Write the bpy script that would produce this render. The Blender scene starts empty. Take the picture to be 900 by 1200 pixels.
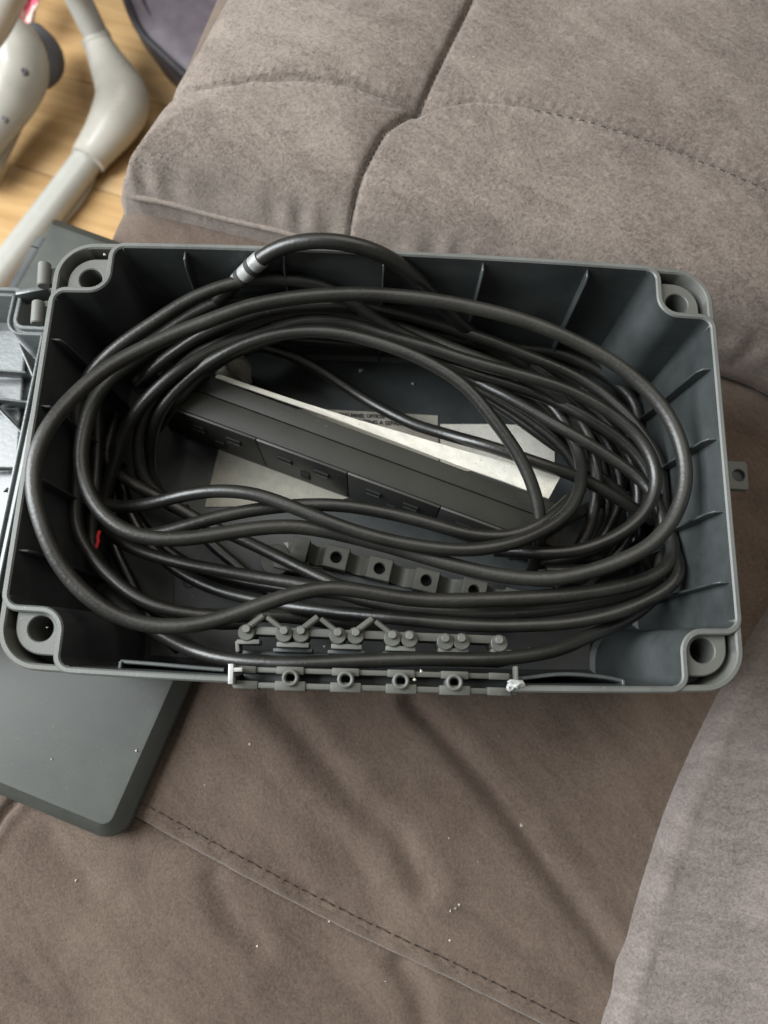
import bpy, bmesh, math, random
import numpy as np
from mathutils import Vector, Matrix, noise

random.seed(7)
rng = np.random.default_rng(11)
scene = bpy.context.scene
COL = scene.collection

# ------------------------------------------------------------------ sizes
W, B = 0.33, 0.209            # storage box rim, metres
ZR = 0.130                    # rim height above the sofa seat
ZF = 0.030                    # box inside floor
ZB = 0.021                    # box underside (it rests on the laptop)
FLOOR = -0.42                 # room floor below the seat

# ------------------------------------------------------------------ camera
F_PX = 870.0
r1 = Vector((0.9989, -0.0380, -0.0203)); r2 = Vector((0.0306, 0.9688, -0.2459))
CAM_T = Vector((-0.001, 0.028, -0.348))
ZS = 0.0
def solve_camera():
    P = [(67, 282), (834, 316), (878, 812), (-12, 783)]
    X = [(-W/2, B/2), (W/2, B/2), (W/2, -B/2), (-W/2, -B/2)]
    A = []
    for (x, y), (u, v) in zip(X, P):
        u = (u-450)/F_PX; v = -(v-600)/F_PX
        A.append([x, y, 1, 0, 0, 0, -u*x, -u*y, -u]); A.append([0, 0, 0, x, y, 1, -v*x, -v*y, -v])
    h = np.linalg.svd(np.array(A))[2][-1].reshape(3, 3)
    h /= (np.linalg.norm(h[:, 0]) + np.linalg.norm(h[:, 1]))/2
    if h[2, 2] < 0: h = -h
    h[2] *= -1                                     # camera looks down its own -z
    a, b, t = h[:, 0], h[:, 1], h[:, 2]
    R = np.stack([a, b, np.cross(a, b)], 1)
    U, _, Vt = np.linalg.svd(R); R = U @ Vt
    loc = -R.T @ t
    return R.T, loc + np.array([0, 0, ZR])
CR, CL = solve_camera()
cam_d = bpy.data.cameras.new('Camera'); cam = bpy.data.objects.new('Camera', cam_d); COL.objects.link(cam)
M4 = Matrix.Identity(4)
for i in range(3):
    for j in range(3): M4[i][j] = CR[i, j]
    M4[i][3] = CL[i]
cam.matrix_world = M4
cam_d.sensor_fit = 'VERTICAL'; cam_d.sensor_height = 24.0; cam_d.lens = 24.0*F_PX/1200
cam_d.clip_start = 0.02; cam_d.clip_end = 50
cam_d.dof.use_dof = True; cam_d.dof.focus_distance = 0.36; cam_d.dof.aperture_fstop = 5.6
scene.camera = cam

def ray(px, py):
    d = CR @ np.array([(px-450)/F_PX, -(py-600)/F_PX, -1.0])
    return d
def at(px, py, z):
    d = ray(px, py); k = (z-CL[2])/d[2]
    return Vector((CL[0]+d[0]*k, CL[1]+d[1]*k, z))

# ------------------------------------------------------------------ light
world = bpy.data.worlds.new('World'); scene.world = world; world.use_nodes = True
bg = world.node_tree.nodes['Background']
bg.inputs[0].default_value = (1.0, 0.97, 0.88, 1); bg.inputs[1].default_value = 0.23

def area(name, loc, target, sx, sy, power, col):
    l = bpy.data.lights.new(name, 'AREA'); l.shape = 'RECTANGLE'; l.size = sx; l.size_y = sy
    l.energy = power; l.color = col
    o = bpy.data.objects.new(name, l); COL.objects.link(o); o.location = loc
    o.rotation_euler = (Vector(target)-Vector(loc)).to_track_quat('-Z', 'Y').to_euler()
    return o
area('window_light', (-1.08, 0.10, 0.85), (0, 0, 0.1), 0.8, 1.3, 66, (0.94, 0.98, 1.0))
area('ceiling_bounce', (0.3, 0.9, 2.0), (0, 0, 0), 1.6, 1.6, 22, (1.0, 0.94, 0.84))

vs = scene.view_settings
vs.view_transform = 'Standard'; vs.look = 'None'; vs.exposure = -0.08; vs.gamma = 1.0
scene.render.engine = 'CYCLES'

# ------------------------------------------------------------------ materials
def new_mat(name):
    m = bpy.data.materials.new(name); m.use_nodes = True
    nt = m.node_tree; return m, nt, nt.nodes['Principled BSDF']
def N(nt, t, **kw):
    n = nt.nodes.new(t)
    for k, v in kw.items():
        if k in n.inputs: n.inputs[k].default_value = v
        else: setattr(n, k, v)
    return n
def ramp(nt, fac, stops):
    r = nt.nodes.new('ShaderNodeValToRGB')
    e = r.color_ramp.elements
    while len(e) > 2: e.remove(e[-1])
    for i, (p, c) in enumerate(stops):
        if i >= 2: e.new(p)
        e[i].position = p; e[i].color = (*c, 1) if len(c) == 3 else c
    nt.links.new(fac, r.inputs[0]); return r
def coords(nt, scale=(1, 1, 1), rot=(0, 0, 0)):
    g = nt.nodes.new('ShaderNodeNewGeometry'); mp = nt.nodes.new('ShaderNodeMapping')
    mp.inputs['Scale'].default_value = scale; mp.inputs['Rotation'].default_value = rot
    nt.links.new(g.outputs['Position'], mp.inputs['Vector']); return mp.outputs[0]
def tri(c, k): return tuple(min(1, x*k) for x in c)

def plastic(name, col, rough=0.45, bump=0.15, grain=1400, dust=0.25, spec=0.5, var=0.25):
    m, nt, b = new_mat(name); v = coords(nt)
    big = N(nt, 'ShaderNodeTexNoise', Scale=28.0, Detail=5.0, Roughness=0.65); nt.links.new(v, big.inputs['Vector'])
    r = ramp(nt, big.outputs['Fac'], [(0.3, tri(col, 1-var)), (0.72, tri(col, 1+var))])
    sp = N(nt, 'ShaderNodeTexNoise', Scale=420.0, Detail=3.0, Roughness=0.7); nt.links.new(v, sp.inputs['Vector'])
    sr = ramp(nt, sp.outputs['Fac'], [(0.66, (0, 0, 0)), (0.80, (dust, dust, dust))])
    mx = N(nt, 'ShaderNodeMix', data_type='RGBA')
    nt.links.new(sr.outputs[0], mx.inputs[0]); nt.links.new(r.outputs[0], mx.inputs[6])
    mx.inputs[7].default_value = (0.32, 0.31, 0.29, 1)
    nt.links.new(mx.outputs[2], b.inputs['Base Color'])
    rr = N(nt, 'ShaderNodeMapRange'); rr.inputs[3].default_value = rough-0.10; rr.inputs[4].default_value = rough+0.14
    nt.links.new(big.outputs['Fac'], rr.inputs[0]); nt.links.new(rr.outputs[0], b.inputs['Roughness'])
    b.inputs['Specular IOR Level'].default_value = spec
    fine = N(nt, 'ShaderNodeTexNoise', Scale=float(grain), Detail=2.0); nt.links.new(v, fine.inputs['Vector'])
    bp = N(nt, 'ShaderNodeBump', Strength=bump, Distance=0.0003); nt.links.new(fine.outputs['Fac'], bp.inputs['Height'])
    nt.links.new(bp.outputs[0], b.inputs['Normal'])
    return m

def suede(name, dark, light, ang=0.5, seed=0.0, streak=1.0, patch=14.0):
    m, nt, b = new_mat(name)
    v = coords(nt)
    off = N(nt, 'ShaderNodeVectorMath', operation='ADD'); off.inputs[1].default_value = (seed, seed*0.7, 0)
    nt.links.new(v, off.inputs[0])
    p1 = N(nt, 'ShaderNodeTexNoise', Scale=patch, Detail=3.5, Roughness=0.5, Distortion=0.5); nt.links.new(off.outputs[0], p1.inputs['Vector'])
    v1 = coords(nt, (1, 1, 1), (0, 0, ang)); mp2 = nt.nodes.new('ShaderNodeMapping'); mp2.inputs['Scale'].default_value = (210, 520, 300)
    wob = N(nt, 'ShaderNodeTexNoise', Scale=18.0, Detail=2.0); nt.links.new(v, wob.inputs['Vector'])
    wsc = N(nt, 'ShaderNodeVectorMath', operation='MULTIPLY_ADD'); wsc.inputs[1].default_value = (0.03, 0.03, 0.0); nt.links.new(wob.outputs['Color'], wsc.inputs[0]); nt.links.new(v1, wsc.inputs[2])
    nt.links.new(wsc.outputs[0], mp2.inputs['Vector']); vs_ = mp2.outputs[0]
    st = N(nt, 'ShaderNodeTexNoise', Scale=1.0, Detail=4.0, Roughness=0.7, Distortion=0.8); nt.links.new(vs_, st.inputs['Vector'])
    fine = N(nt, 'ShaderNodeTexNoise', Scale=620.0, Detail=4.0, Roughness=0.8); nt.links.new(v, fine.inputs['Vector'])
    a1 = N(nt, 'ShaderNodeMath', operation='MULTIPLY_ADD'); a1.inputs[1].default_value = 0.42*streak; nt.links.new(st.outputs['Fac'], a1.inputs[0])
    a0 = N(nt, 'ShaderNodeMath', operation='MULTIPLY'); a0.inputs[1].default_value = 0.75
    vb = nt.nodes.new('ShaderNodeMapping'); vb.inputs['Scale'].default_value = (16, 60, 20); nt.links.new(wsc.outputs[0], vb.inputs['Vector'])
    br = N(nt, 'ShaderNodeTexNoise', Scale=1.0, Detail=4.0, Roughness=0.6, Distortion=0.6); nt.links.new(vb.outputs[0], br.inputs['Vector'])
    pm = N(nt, 'ShaderNodeMix', data_type='FLOAT'); pm.inputs[0].default_value = 0.45; nt.links.new(p1.outputs['Fac'], pm.inputs[2]); nt.links.new(br.outputs['Fac'], pm.inputs[3])
    nt.links.new(pm.outputs[0], a0.inputs[0])
    nt.links.new(a0.outputs[0], a1.inputs[2])
    a2 = N(nt, 'ShaderNodeMath', operation='MULTIPLY_ADD'); a2.inputs[1].default_value = 0.55; nt.links.new(fine.outputs['Fac'], a2.inputs[0]); nt.links.new(a1.outputs[0], a2.inputs[2])
    mid = 0.375+0.21*streak+0.275
    r = ramp(nt, a2.outputs[0], [(mid-0.17, dark), (mid+0.17, light)])
    nt.links.new(r.outputs[0], b.inputs['Base Color'])
    b.inputs['Roughness'].default_value = 0.95
    b.inputs['Specular IOR Level'].default_value = 0.12
    b.inputs['Sheen Weight'].default_value = 0.28; b.inputs['Sheen Roughness'].default_value = 0.45
    b.inputs['Sheen Tint'].default_value = (1.0, 0.95, 0.9, 1)
    hs = N(nt, 'ShaderNodeMath', operation='MULTIPLY_ADD'); hs.inputs[1].default_value = 0.7*streak
    nt.links.new(st.outputs['Fac'], hs.inputs[0]); nt.links.new(fine.outputs['Fac'], hs.inputs[2])
    bp = N(nt, 'ShaderNodeBump', Strength=0.55, Distance=0.0012); nt.links.new(hs.outputs[0], bp.inputs['Height'])
    nt.links.new(bp.outputs[0], b.inputs['Normal'])
    return m

def wood(name, seed):
    m, nt, b = new_mat(name)
    v = coords(nt, (1, 1, 1), (0, 0, 0.26))
    off = N(nt, 'ShaderNodeVectorMath', operation='ADD'); off.inputs[1].default_value = (seed*1.7, seed*0.9, 0); nt.links.new(v, off.inputs[0])
    sc = N(nt, 'ShaderNodeVectorMath', operation='MULTIPLY'); sc.inputs[1].default_value = (3.0, 34.0, 1); nt.links.new(off.outputs[0], sc.inputs[0])
    n1 = N(nt, 'ShaderNodeTexNoise', Scale=1.6, Detail=7.0, Roughness=0.6, Distortion=1.4); nt.links.new(sc.outputs[0], n1.inputs['Vector'])
    r = ramp(nt, n1.outputs['Fac'], [(0.22, (0.31, 0.185, 0.078)), (0.5, (0.42, 0.265, 0.120)), (0.80, (0.50, 0.335, 0.165))])
    kn = N(nt, 'ShaderNodeTexNoise', Scale=9.0, Detail=4.0, Distortion=1.0); nt.links.new(off.outputs[0], kn.inputs['Vector'])
    kr = ramp(nt, kn.outputs['Fac'], [(0.66, (1, 1, 1)), (0.76, (0.62, 0.55, 0.45))])
    mx = N(nt, 'ShaderNodeMix', data_type='RGBA', blend_type='MULTIPLY'); mx.inputs[0].default_value = 1
    nt.links.new(r.outputs[0], mx.inputs[6]); nt.links.new(kr.outputs[0], mx.inputs[7])
    nt.links.new(mx.outputs[2], b.inputs['Base Color'])
    b.inputs['Roughness'].default_value = 0.42
    bp = N(nt, 'ShaderNodeBump', Strength=0.15, Distance=0.001); nt.links.new(n1.outputs['Fac'], bp.inputs['Height']); nt.links.new(bp.outputs[0], b.inputs['Normal'])
    return m

def paper(name, col, rib=False):
    m, nt, b = new_mat(name); v = coords(nt)
    n = N(nt, 'ShaderNodeTexNoise', Scale=160.0, Detail=5.0, Roughness=0.7); nt.links.new(v, n.inputs['Vector'])
    r = ramp(nt, n.outputs['Fac'], [(0.3, tri(col, 0.80)), (0.65, col)])
    sp = N(nt, 'ShaderNodeTexNoise', Scale=520.0, Detail=2.0); nt.links.new(v, sp.inputs['Vector'])
    sr = ramp(nt, sp.outputs['Fac'], [(0.70, (0, 0, 0)), (0.74, (0.6, 0.6, 0.6))])
    mx = N(nt, 'ShaderNodeMix', data_type='RGBA'); nt.links.new(sr.outputs[0], mx.inputs[0]); nt.links.new(r.outputs[0], mx.inputs[6]); mx.inputs[7].default_value = (0.12, 0.11, 0.09, 1)
    nt.links.new(mx.outputs[2], b.inputs['Base Color']); b.inputs['Roughness'].default_value = 0.8
    w = N(nt, 'ShaderNodeTexNoise', Scale=1300.0, Detail=2.0); nt.links.new(v, w.inputs['Vector'])
    bp = N(nt, 'ShaderNodeBump', Strength=0.5, Distance=0.0006); nt.links.new(w.outputs['Fac'], bp.inputs['Height']); nt.links.new(bp.outputs[0], b.inputs['Normal'])
    return m

MAT = {
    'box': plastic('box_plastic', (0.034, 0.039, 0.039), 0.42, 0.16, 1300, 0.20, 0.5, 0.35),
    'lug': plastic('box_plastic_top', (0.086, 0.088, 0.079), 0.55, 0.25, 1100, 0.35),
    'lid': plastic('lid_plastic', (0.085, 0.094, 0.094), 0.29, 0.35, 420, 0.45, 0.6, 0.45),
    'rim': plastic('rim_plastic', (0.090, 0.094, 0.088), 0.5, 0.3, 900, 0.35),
    'torn': plastic('torn_plastic', (0.34, 0.35, 0.34), 0.22, 0.6, 500, 0.4, 0.8),
    'clamp': plastic('clamp_plastic', (0.055, 0.056, 0.047), 0.5, 0.2, 900, 0.25),
    'strip': plastic('strip_plastic', (0.018, 0.018, 0.0145), 0.55, 0.35, 1700, 0.14, 0.3),
    'face': plastic('socket_plastic', (0.024, 0.024, 0.0215), 0.46, 0.2, 1700, 0.1),
    'black': plastic('black_void', (0.006, 0.006, 0.006), 0.7, 0.1, 900, 0.0),
    'cable': plastic('cable_rubber', (0.0092, 0.0092, 0.0078), 0.35, 0.35, 600, 0.14, 0.55, 0.5),
    'cable2': plastic('cable_rubber_dusty', (0.0120, 0.0118, 0.0098), 0.40, 0.5, 600, 0.20, 0.55, 0.5),
    'laptop': plastic('laptop_shell', (0.040, 0.043, 0.038), 0.50, 0.25, 1500, 0.2, 0.4),
    'laptop_base': plastic('laptop_base', (0.040, 0.043, 0.044), 0.45, 0.2, 1400, 0.2),
    'white': plastic('white_enamel', (0.36, 0.345, 0.305), 0.28, 0.06, 300, 0.12, 0.5, 0.06),
    'tube': plastic('silver_enamel', (0.36, 0.36, 0.33), 0.24, 0.06, 300, 0.12, 0.6, 0.06),
    'rubber': plastic('grey_rubber', (0.10, 0.10, 0.11), 0.6),
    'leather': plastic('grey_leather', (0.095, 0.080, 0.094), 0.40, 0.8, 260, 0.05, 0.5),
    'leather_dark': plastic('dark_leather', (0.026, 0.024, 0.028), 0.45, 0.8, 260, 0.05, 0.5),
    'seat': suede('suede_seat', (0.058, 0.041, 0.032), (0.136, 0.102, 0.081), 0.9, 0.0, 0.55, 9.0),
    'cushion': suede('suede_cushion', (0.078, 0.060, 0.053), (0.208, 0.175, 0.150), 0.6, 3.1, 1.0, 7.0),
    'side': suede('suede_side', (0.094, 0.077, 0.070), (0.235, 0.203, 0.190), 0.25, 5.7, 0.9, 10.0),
    'welt': suede('suede_welt', (0.055, 0.042, 0.035), (0.10, 0.08, 0.066), 0.2, 1.0, 0.4),
    'thread': plastic('stitch_thread', (0.060, 0.046, 0.039), 0.85, dust=0.0),
    'paper': paper('label_paper', (0.40, 0.38, 0.32)),
    'tape': paper('white_tape', (0.64, 0.62, 0.55)),
    'ink': plastic('label_ink', (0.015, 0.014, 0.013), 0.7, dust=0.0),
    'tag': plastic('tag_foil', (0.17, 0.175, 0.17), 0.40, 1.0, 330, 0.5, 0.9, 0.6),
    'lint': paper('lint', (0.42, 0.38, 0.32)),
    'red': plastic('red_thread', (0.60, 0.02, 0.03), 0.6, dust=0.0),
    'sub': plastic('subfloor', (0.10, 0.06, 0.03), 0.8),
}
m, nt, b = new_mat('pink_print')
v = coords(nt); vo = N(nt, 'ShaderNodeTexNoise', Scale=55.0, Detail=2.0); nt.links.new(v, vo.inputs['Vector'])
r = ramp(nt, vo.outputs['Fac'], [(0.45, (0.62, 0.10, 0.17)), (0.56, (0.80, 0.62, 0.56))]); nt.links.new(r.outputs[0], b.inputs['Base Color']); b.inputs['Roughness'].default_value = 0.85
MAT['pink'] = m

# ------------------------------------------------------------------ mesh helpers
def link_mesh(name, verts, faces, mat, parent=None, smooth=True, flat_angle=None):
    me = bpy.data.meshes.new(name); me.from_pydata([tuple(v) for v in verts], [], faces); me.update()
    o = bpy.data.objects.new(name, me); COL.objects.link(o)
    me.materials.append(MAT[mat] if isinstance(mat, str) else mat)
    if smooth:
        me.polygons.foreach_set('use_smooth', [True]*len(me.polygons))
        if flat_angle is not None:
            try: me.set_sharp_from_angle(angle=math.radians(flat_angle))
            except Exception: pass
    if parent: o.parent = parent; o.matrix_parent_inverse = parent.matrix_world.inverted()
    return o
def from_bm(name, bm, mat, parent=None, flat_angle=35):
    bmesh.ops.recalc_face_normals(bm, faces=bm.faces)
    vs_ = [v.co.copy() for v in bm.verts]
    bm.verts.index_update(); fs = [[v.index for v in f.verts] for f in bm.faces]; bm.free()
    return link_mesh(name, vs_, fs, mat, parent, True, flat_angle)
def empty(name, loc, label, cat, group=None):
    o = bpy.data.objects.new(name, None); COL.objects.link(o); o.location = loc
    o.empty_display_size = 0.01
    o['label'] = label; o['category'] = cat
    if group: o['group'] = group
    bpy.context.view_layer.update()
    return o
def tag(o, label, cat, group=None):
    o['label'] = label; o['category'] = cat
    if group: o['group'] = group
    return o
def box_bm(bm, mat4, sx, sy, sz, bev=0.0006, seg=2):
    r = bmesh.ops.create_cube(bm, size=1.0)
    vs_ = r['verts']
    bmesh.ops.scale(bm, vec=(sx, sy, sz), verts=vs_)
    if bev > 0:
        es = list({e for v in vs_ for e in v.link_edges})
        g = bmesh.ops.bevel(bm, geom=es, offset=bev, segments=seg, profile=0.5, affect='EDGES')
        vs_ = list({v for f in g['faces'] for v in f.verts} | {v for v in vs_ if v.is_valid})
        seen = set(vs_); stack = list(vs_)
        while stack:
            a = stack.pop()
            for e in a.link_edges:
                o = e.other_vert(a)
                if o not in seen: seen.add(o); stack.append(o)
        vs_ = list(seen)
    bmesh.ops.transform(bm, matrix=mat4, verts=vs_)
def frame(loc, xdir=None, zrot=0.0, tilt=None):
    m4 = Matrix.Translation(Vector(loc))
    if xdir is not None:
        x = Vector(xdir).normalized(); z = Vector((0, 0, 1))
        y = z.cross(x).normalized(); z = x.cross(y)
        m4 = m4 @ Matrix(((x.x, y.x, z.x, 0), (x.y, y.y, z.y, 0), (x.z, y.z, z.z, 0), (0, 0, 0, 1)))
    else: m4 = m4 @ Matrix.Rotation(zrot, 4, 'Z')
    return m4
def block(name, m4, s, mat, parent=None, bev=0.0006, seg=2):
    bm = bmesh.new(); box_bm(bm, m4, *s, bev=bev, seg=seg); return from_bm(name, bm, mat, parent)
def catmull(pts, step):
    P = [np.array(p, float) for p in pts]
    P = [2*P[0]-P[1]] + P + [2*P[-1]-P[-2]]
    out = []
    for i in range(1, len(P)-2):
        p0, p1, p2, p3 = P[i-1:i+3]
        n = max(2, int(np.linalg.norm((p2-p1)[:3])/step))
        for k in range(n):
            t = k/n
            out.append(0.5*((2*p1)+(-p0+p2)*t+(2*p0-5*p1+4*p2-p3)*t*t+(-p0+3*p1-3*p2+p3)*t**3))
    out.append(P[-2]); return np.array(out)
def tube(name, pts, rad, mat, parent=None, sides=14, squash=None):
    pts = np.array(pts, float); n = len(pts)
    rad = np.full(n, rad) if np.isscalar(rad) else np.array(rad)
    T = np.gradient(pts, axis=0); T /= np.linalg.norm(T, axis=1)[:, None]+1e-12
    u = np.cross(T[0], [0, 0, 1.0]);
    if np.linalg.norm(u) < 1e-3: u = np.cross(T[0], [0, 1.0, 0])
    u /= np.linalg.norm(u); V = []; F = []
    a = np.linspace(0, 2*math.pi, sides, endpoint=False)
    for i in range(n):
        u = u - T[i]*(u @ T[i]); u /= np.linalg.norm(u); w = np.cross(T[i], u)
        V.extend(pts[i] + rad[i]*(np.cos(a)[:, None]*u + np.sin(a)[:, None]*w))
    for i in range(n-1):
        for k in range(sides):
            F.append((i*sides+k, i*sides+(k+1) % sides, (i+1)*sides+(k+1) % sides, (i+1)*sides+k))
    F.append(tuple(range(sides))[::-1]); F.append(tuple((n-1)*sides+k for k in range(sides)))
    return link_mesh(name, V, F, mat, parent, True, 60)
def ring_bm(bm, c, r0, r1, z0, z1, seg=24, bev=0.0004):
    """vertical tube with hole"""
    prof = [(r1, z0), (r1, z1-bev), (r1-bev, z1), (r0+bev, z1), (r0, z1-bev), (r0, z0)]
    loops = []
    for rr, z in prof:
        loops.append([bm.verts.new((c[0]+rr*math.cos(2*math.pi*k/seg), c[1]+rr*math.sin(2*math.pi*k/seg), z)) for k in range(seg)])
    for a, b_ in zip(loops, loops[1:]):
        for k in range(seg): bm.faces.new((a[k], a[(k+1) % seg], b_[(k+1) % seg], b_[k]))
def cyl_between(bm, p, q, ra, rb=None, seg=14, bev=0.0003):
    p = Vector(p); q = Vector(q); d = (q-p); L = d.length; rb = ra if rb is None else rb
    m4 = Matrix.Translation(p) @ d.to_track_quat('Z', 'Y').to_matrix().to_4x4()
    prof = [(0, 0), (ra-bev, 0), (ra, bev), (rb, L-bev), (rb-bev, L), (0, L)]
    loops = []
    for rr, z in prof:
        if rr == 0: loops.append([bm.verts.new(m4 @ Vector((0, 0, z)))])
        else: loops.append([bm.verts.new(m4 @ Vector((rr*math.cos(2*math.pi*k/seg), rr*math.sin(2*math.pi*k/seg), z))) for k in range(seg)])
    for a, b_ in zip(loops, loops[1:]):
        for k in range(seg):
            k2 = (k+1) % seg
            if len(a) == 1: bm.faces.new((a[0], b_[k2], b_[k]))
            elif len(b_) == 1: bm.faces.new((a[k], a[k2], b_[0]))
            else: bm.faces.new((a[k], a[k2], b_[k2], b_[k]))
def poly_dist(X, Y, pl):
    """distance to polyline and signed side (+ = left of direction)"""
    best = np.full(X.shape, 1e9); side = np.zeros(X.shape); par = np.zeros(X.shape); acc = 0
    for (ax, ay), (bx, by) in zip(pl[:-1], pl[1:]):
        dx, dy = bx-ax, by-ay; L2 = dx*dx+dy*dy
        t = np.clip(((X-ax)*dx+(Y-ay)*dy)/L2, 0, 1)
        d = np.hypot(X-(ax+t*dx), Y-(ay+t*dy)); cr = (dx*(Y-ay)-dy*(X-ax))
        m_ = d < best-1e-9
        best = np.where(m_, d, best); side = np.where(m_, np.sign(cr), side); par = np.where(m_, acc+t*math.sqrt(L2), par)
        acc += math.sqrt(L2)
    return best, side, par
def inside(X, Y, pg):
    r_ = np.zeros(X.shape, bool); n = len(pg)
    for i in range(n):
        (ax, ay), (bx, by) = pg[i], pg[(i+1) % n]
        if ay == by: continue
        c = ((ay > Y) != (by > Y)) & (X < (bx-ax)*(Y-ay)/(by-ay)+ax); r_ ^= c
    return r_
def pxline(pts, z): return [tuple(at(x, y, z)[:2]) for x, y in pts]
def heightfield(name, x0, x1, y0, y1, res, fn, mat, parent=None, keep=None):
    xs = np.arange(x0, x1+res/2, res); ys = np.arange(y0, y1+res/2, res)
    X, Y = np.meshgrid(xs, ys); Z = fn(X, Y); nx, ny = len(xs), len(ys)
    V = np.stack([X.ravel(), Y.ravel(), Z.ravel()], 1)
    I = np.arange(nx*ny).reshape(ny, nx)
    Fq = np.stack([I[:-1, :-1], I[:-1, 1:], I[1:, 1:], I[1:, :-1]], -1).reshape(-1, 4)
    if keep is not None:
        K = keep(X, Y).ravel(); Fq = Fq[K[Fq].any(1)]
        used = np.zeros(nx*ny, bool); used[Fq.ravel()] = True
        mp = np.cumsum(used)-1; V = V[used]; Fq = mp[Fq]
    me = bpy.data.meshes.new(name)
    me.vertices.add(len(V)); me.vertices.foreach_set('co', V.ravel())
    me.loops.add(Fq.size); me.loops.foreach_set('vertex_index', Fq.ravel().astype(np.int32))
    me.polygons.add(len(Fq)); me.polygons.foreach_set('loop_start', np.arange(0, Fq.size, 4, dtype=np.int32))
    me.update(calc_edges=True); me.validate()
    me.polygons.foreach_set('use_smooth', [True]*len(me.polygons))
    me.materials.append(MAT[mat]); o = bpy.data.objects.new(name, me); COL.objects.link(o)
    if parent: o.parent = parent; o.matrix_parent_inverse = parent.matrix_world.inverted()
    return o
def wav(X, Y, s, seed):
    """soft irregular waves"""
    q = np.zeros_like(X); rr = np.random.default_rng(seed)
    for k in range(9):
        a = rr.uniform(0, 2*math.pi); f = s*rr.uniform(0.5, 2.2); p = rr.uniform(0, 6.28)
        q += np.sin((X*math.cos(a)+Y*math.sin(a))*f*2*math.pi+p)/(0.6+f/s)
    return q/5.0

# ------------------------------------------------------------------ wooden floor
fl = link_mesh('floor', [(-3, -3, FLOOR-0.012), (3, -3, FLOOR-0.012), (3, 3, FLOOR-0.012), (-3, 3, FLOOR-0.012)], [(0, 1, 2, 3)], 'sub', smooth=False)
fl['kind'] = 'structure'
a0, a1 = at(0, 188, FLOOR), at(143, 230, FLOOR); c0 = at(72, 88, FLOOR)
dirv = (a1-a0).normalized(); nrm = Vector((-dirv.y, dirv.x, 0)); pitch = abs((c0-a0).dot(nrm))
woods = [wood('oak_plank_%d' % i, 3.3*i+1) for i in range(4)]
bm = bmesh.new(); box_bm(bm, Matrix.Identity(4), 0.9, pitch-0.0012, 0.01, bev=0.0012, seg=2)
pm0 = from_bm('plank', bm, woods[0], fl); plank_meshes = [pm0.data]
for w_ in woods[1:]:
    me2 = pm0.data.copy(); me2.materials[0] = w_; plank_meshes.append(me2)
k = 0
for j in range(-5, 9):
    for i in range(-2, 3):
        o = pm0 if k == 0 else bpy.data.objects.new('plank', plank_meshes[(i*2+j*3) % 4])
        if k: COL.objects.link(o); o.parent = fl
        o.location = a0 + nrm*(pitch*(j+0.5)) + dirv*(0.9015*i+0.33*((j*37) % 7)/2.3-0.25) + Vector((0, 0, -0.0055))
        o.rotation_euler = (0, 0, math.atan2(dirv.y, dirv.x)); k += 1

# ------------------------------------------------------------------ sofa
sofa = empty('sofa', (0.1, 0.1, FLOOR), 'brown suede sofa with stitched seat and puffy cushions under the storage box', 'sofa')
LE0 = at(118, 262, 0.0); LE1 = at(262, -60, 0.0)
ld = (LE1-LE0).normalized(); ln = Vector((ld.y, -ld.x, 0))          # points into the seat
cre = [(pxline([(318, 822), (360, 868), (420, 940), (470, 985), (498, 1035)], 0), 0.0034, 0.007),
       (pxline([(482, 822), (540, 885), (600, 955), (660, 1040), (730, 1140)], 0), 0.0042, 0.006),
       (pxline([(250, 1030), (270, 1075), (300, 1110)], 0), 0.0022, 0.006),
       (pxline([(470, 1130), (490, 1165), (500, 1210)], 0), 0.0025, 0.006),
       (pxline([(60, 985), (110, 1045), (128, 1060)], 0), 0.0018, 0.008),
       (pxline([(-30, 1010), (0, 958), (22, 934), (60, 880)], 0), 0.0045, 0.0025)]
SEAM = pxline([(60, 900), (163, 955), (250, 1003), (330, 1046), (420, 1092), (510, 1134), (600, 1178), (660, 1208), (800, 1275)], 0)
def seat_h(X, Y):
    z = 0.0016*wav(X, Y, 5, 3)+0.0006*wav(X, Y, 22, 4)
    for pl, dep, wd in cre:
        dep = dep*0.95
        d, s, t = poly_dist(X, Y, pl)
        z = z - dep*np.exp(-(d/wd)**2) + dep*0.45*np.exp(-((d-wd*2.0)/(wd*1.3))**2)
    d, s, t = poly_dist(X, Y, SEAM)
    up = np.where(s > 0, 1.0, 0.0)
    z = z + up*(0.0045*np.clip(1-np.exp(-d/0.0022), 0, 1) + 0.002*np.exp(-((d-0.0045)/0.003)**2)) - 0.0035*np.exp(-(d/0.0016)**2)
    pk = 0.5+0.5*np.sin(t/0.0115*2*math.pi)
    z = z - up*0.0011*pk*np.exp(-((d-0.0072)/0.0020)**2)
    z = z + 0.0205*np.exp(-((X-0.125)/0.055)**4-((Y+0.005)/0.085)**4)
    din = (X-LE0.x)*ln.x+(Y-LE0.y)*ln.y; R = 0.035
    q = np.clip(din, 0, R); z = z - (R-np.sqrt(np.maximum(R*R-(R-q)**2, 0)))
    z = np.where(din < 0, np.maximum(-R+din*14, -0.40), z)
    return z-0.001
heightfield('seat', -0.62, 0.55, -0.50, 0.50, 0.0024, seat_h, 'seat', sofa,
            keep=lambda X, Y: ((X-LE0.x)*ln.x+(Y-LE0.y)*ln.y) > -0.035)
sl_ = catmull([(*p, 0) for p in SEAM], 0.004)[:, :2]
tg = np.gradient(sl_, axis=0); tg /= np.linalg.norm(tg, axis=1)[:, None]
tube('seam_lip', [(x-ty*0.0022, y+tx*0.0022, 0.0010+0.0005*math.sin(k*1.1)) for k, ((x, y), (tx, ty)) in enumerate(zip(sl_, tg))], 0.0036, 'seat', sofa, 12)
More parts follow.
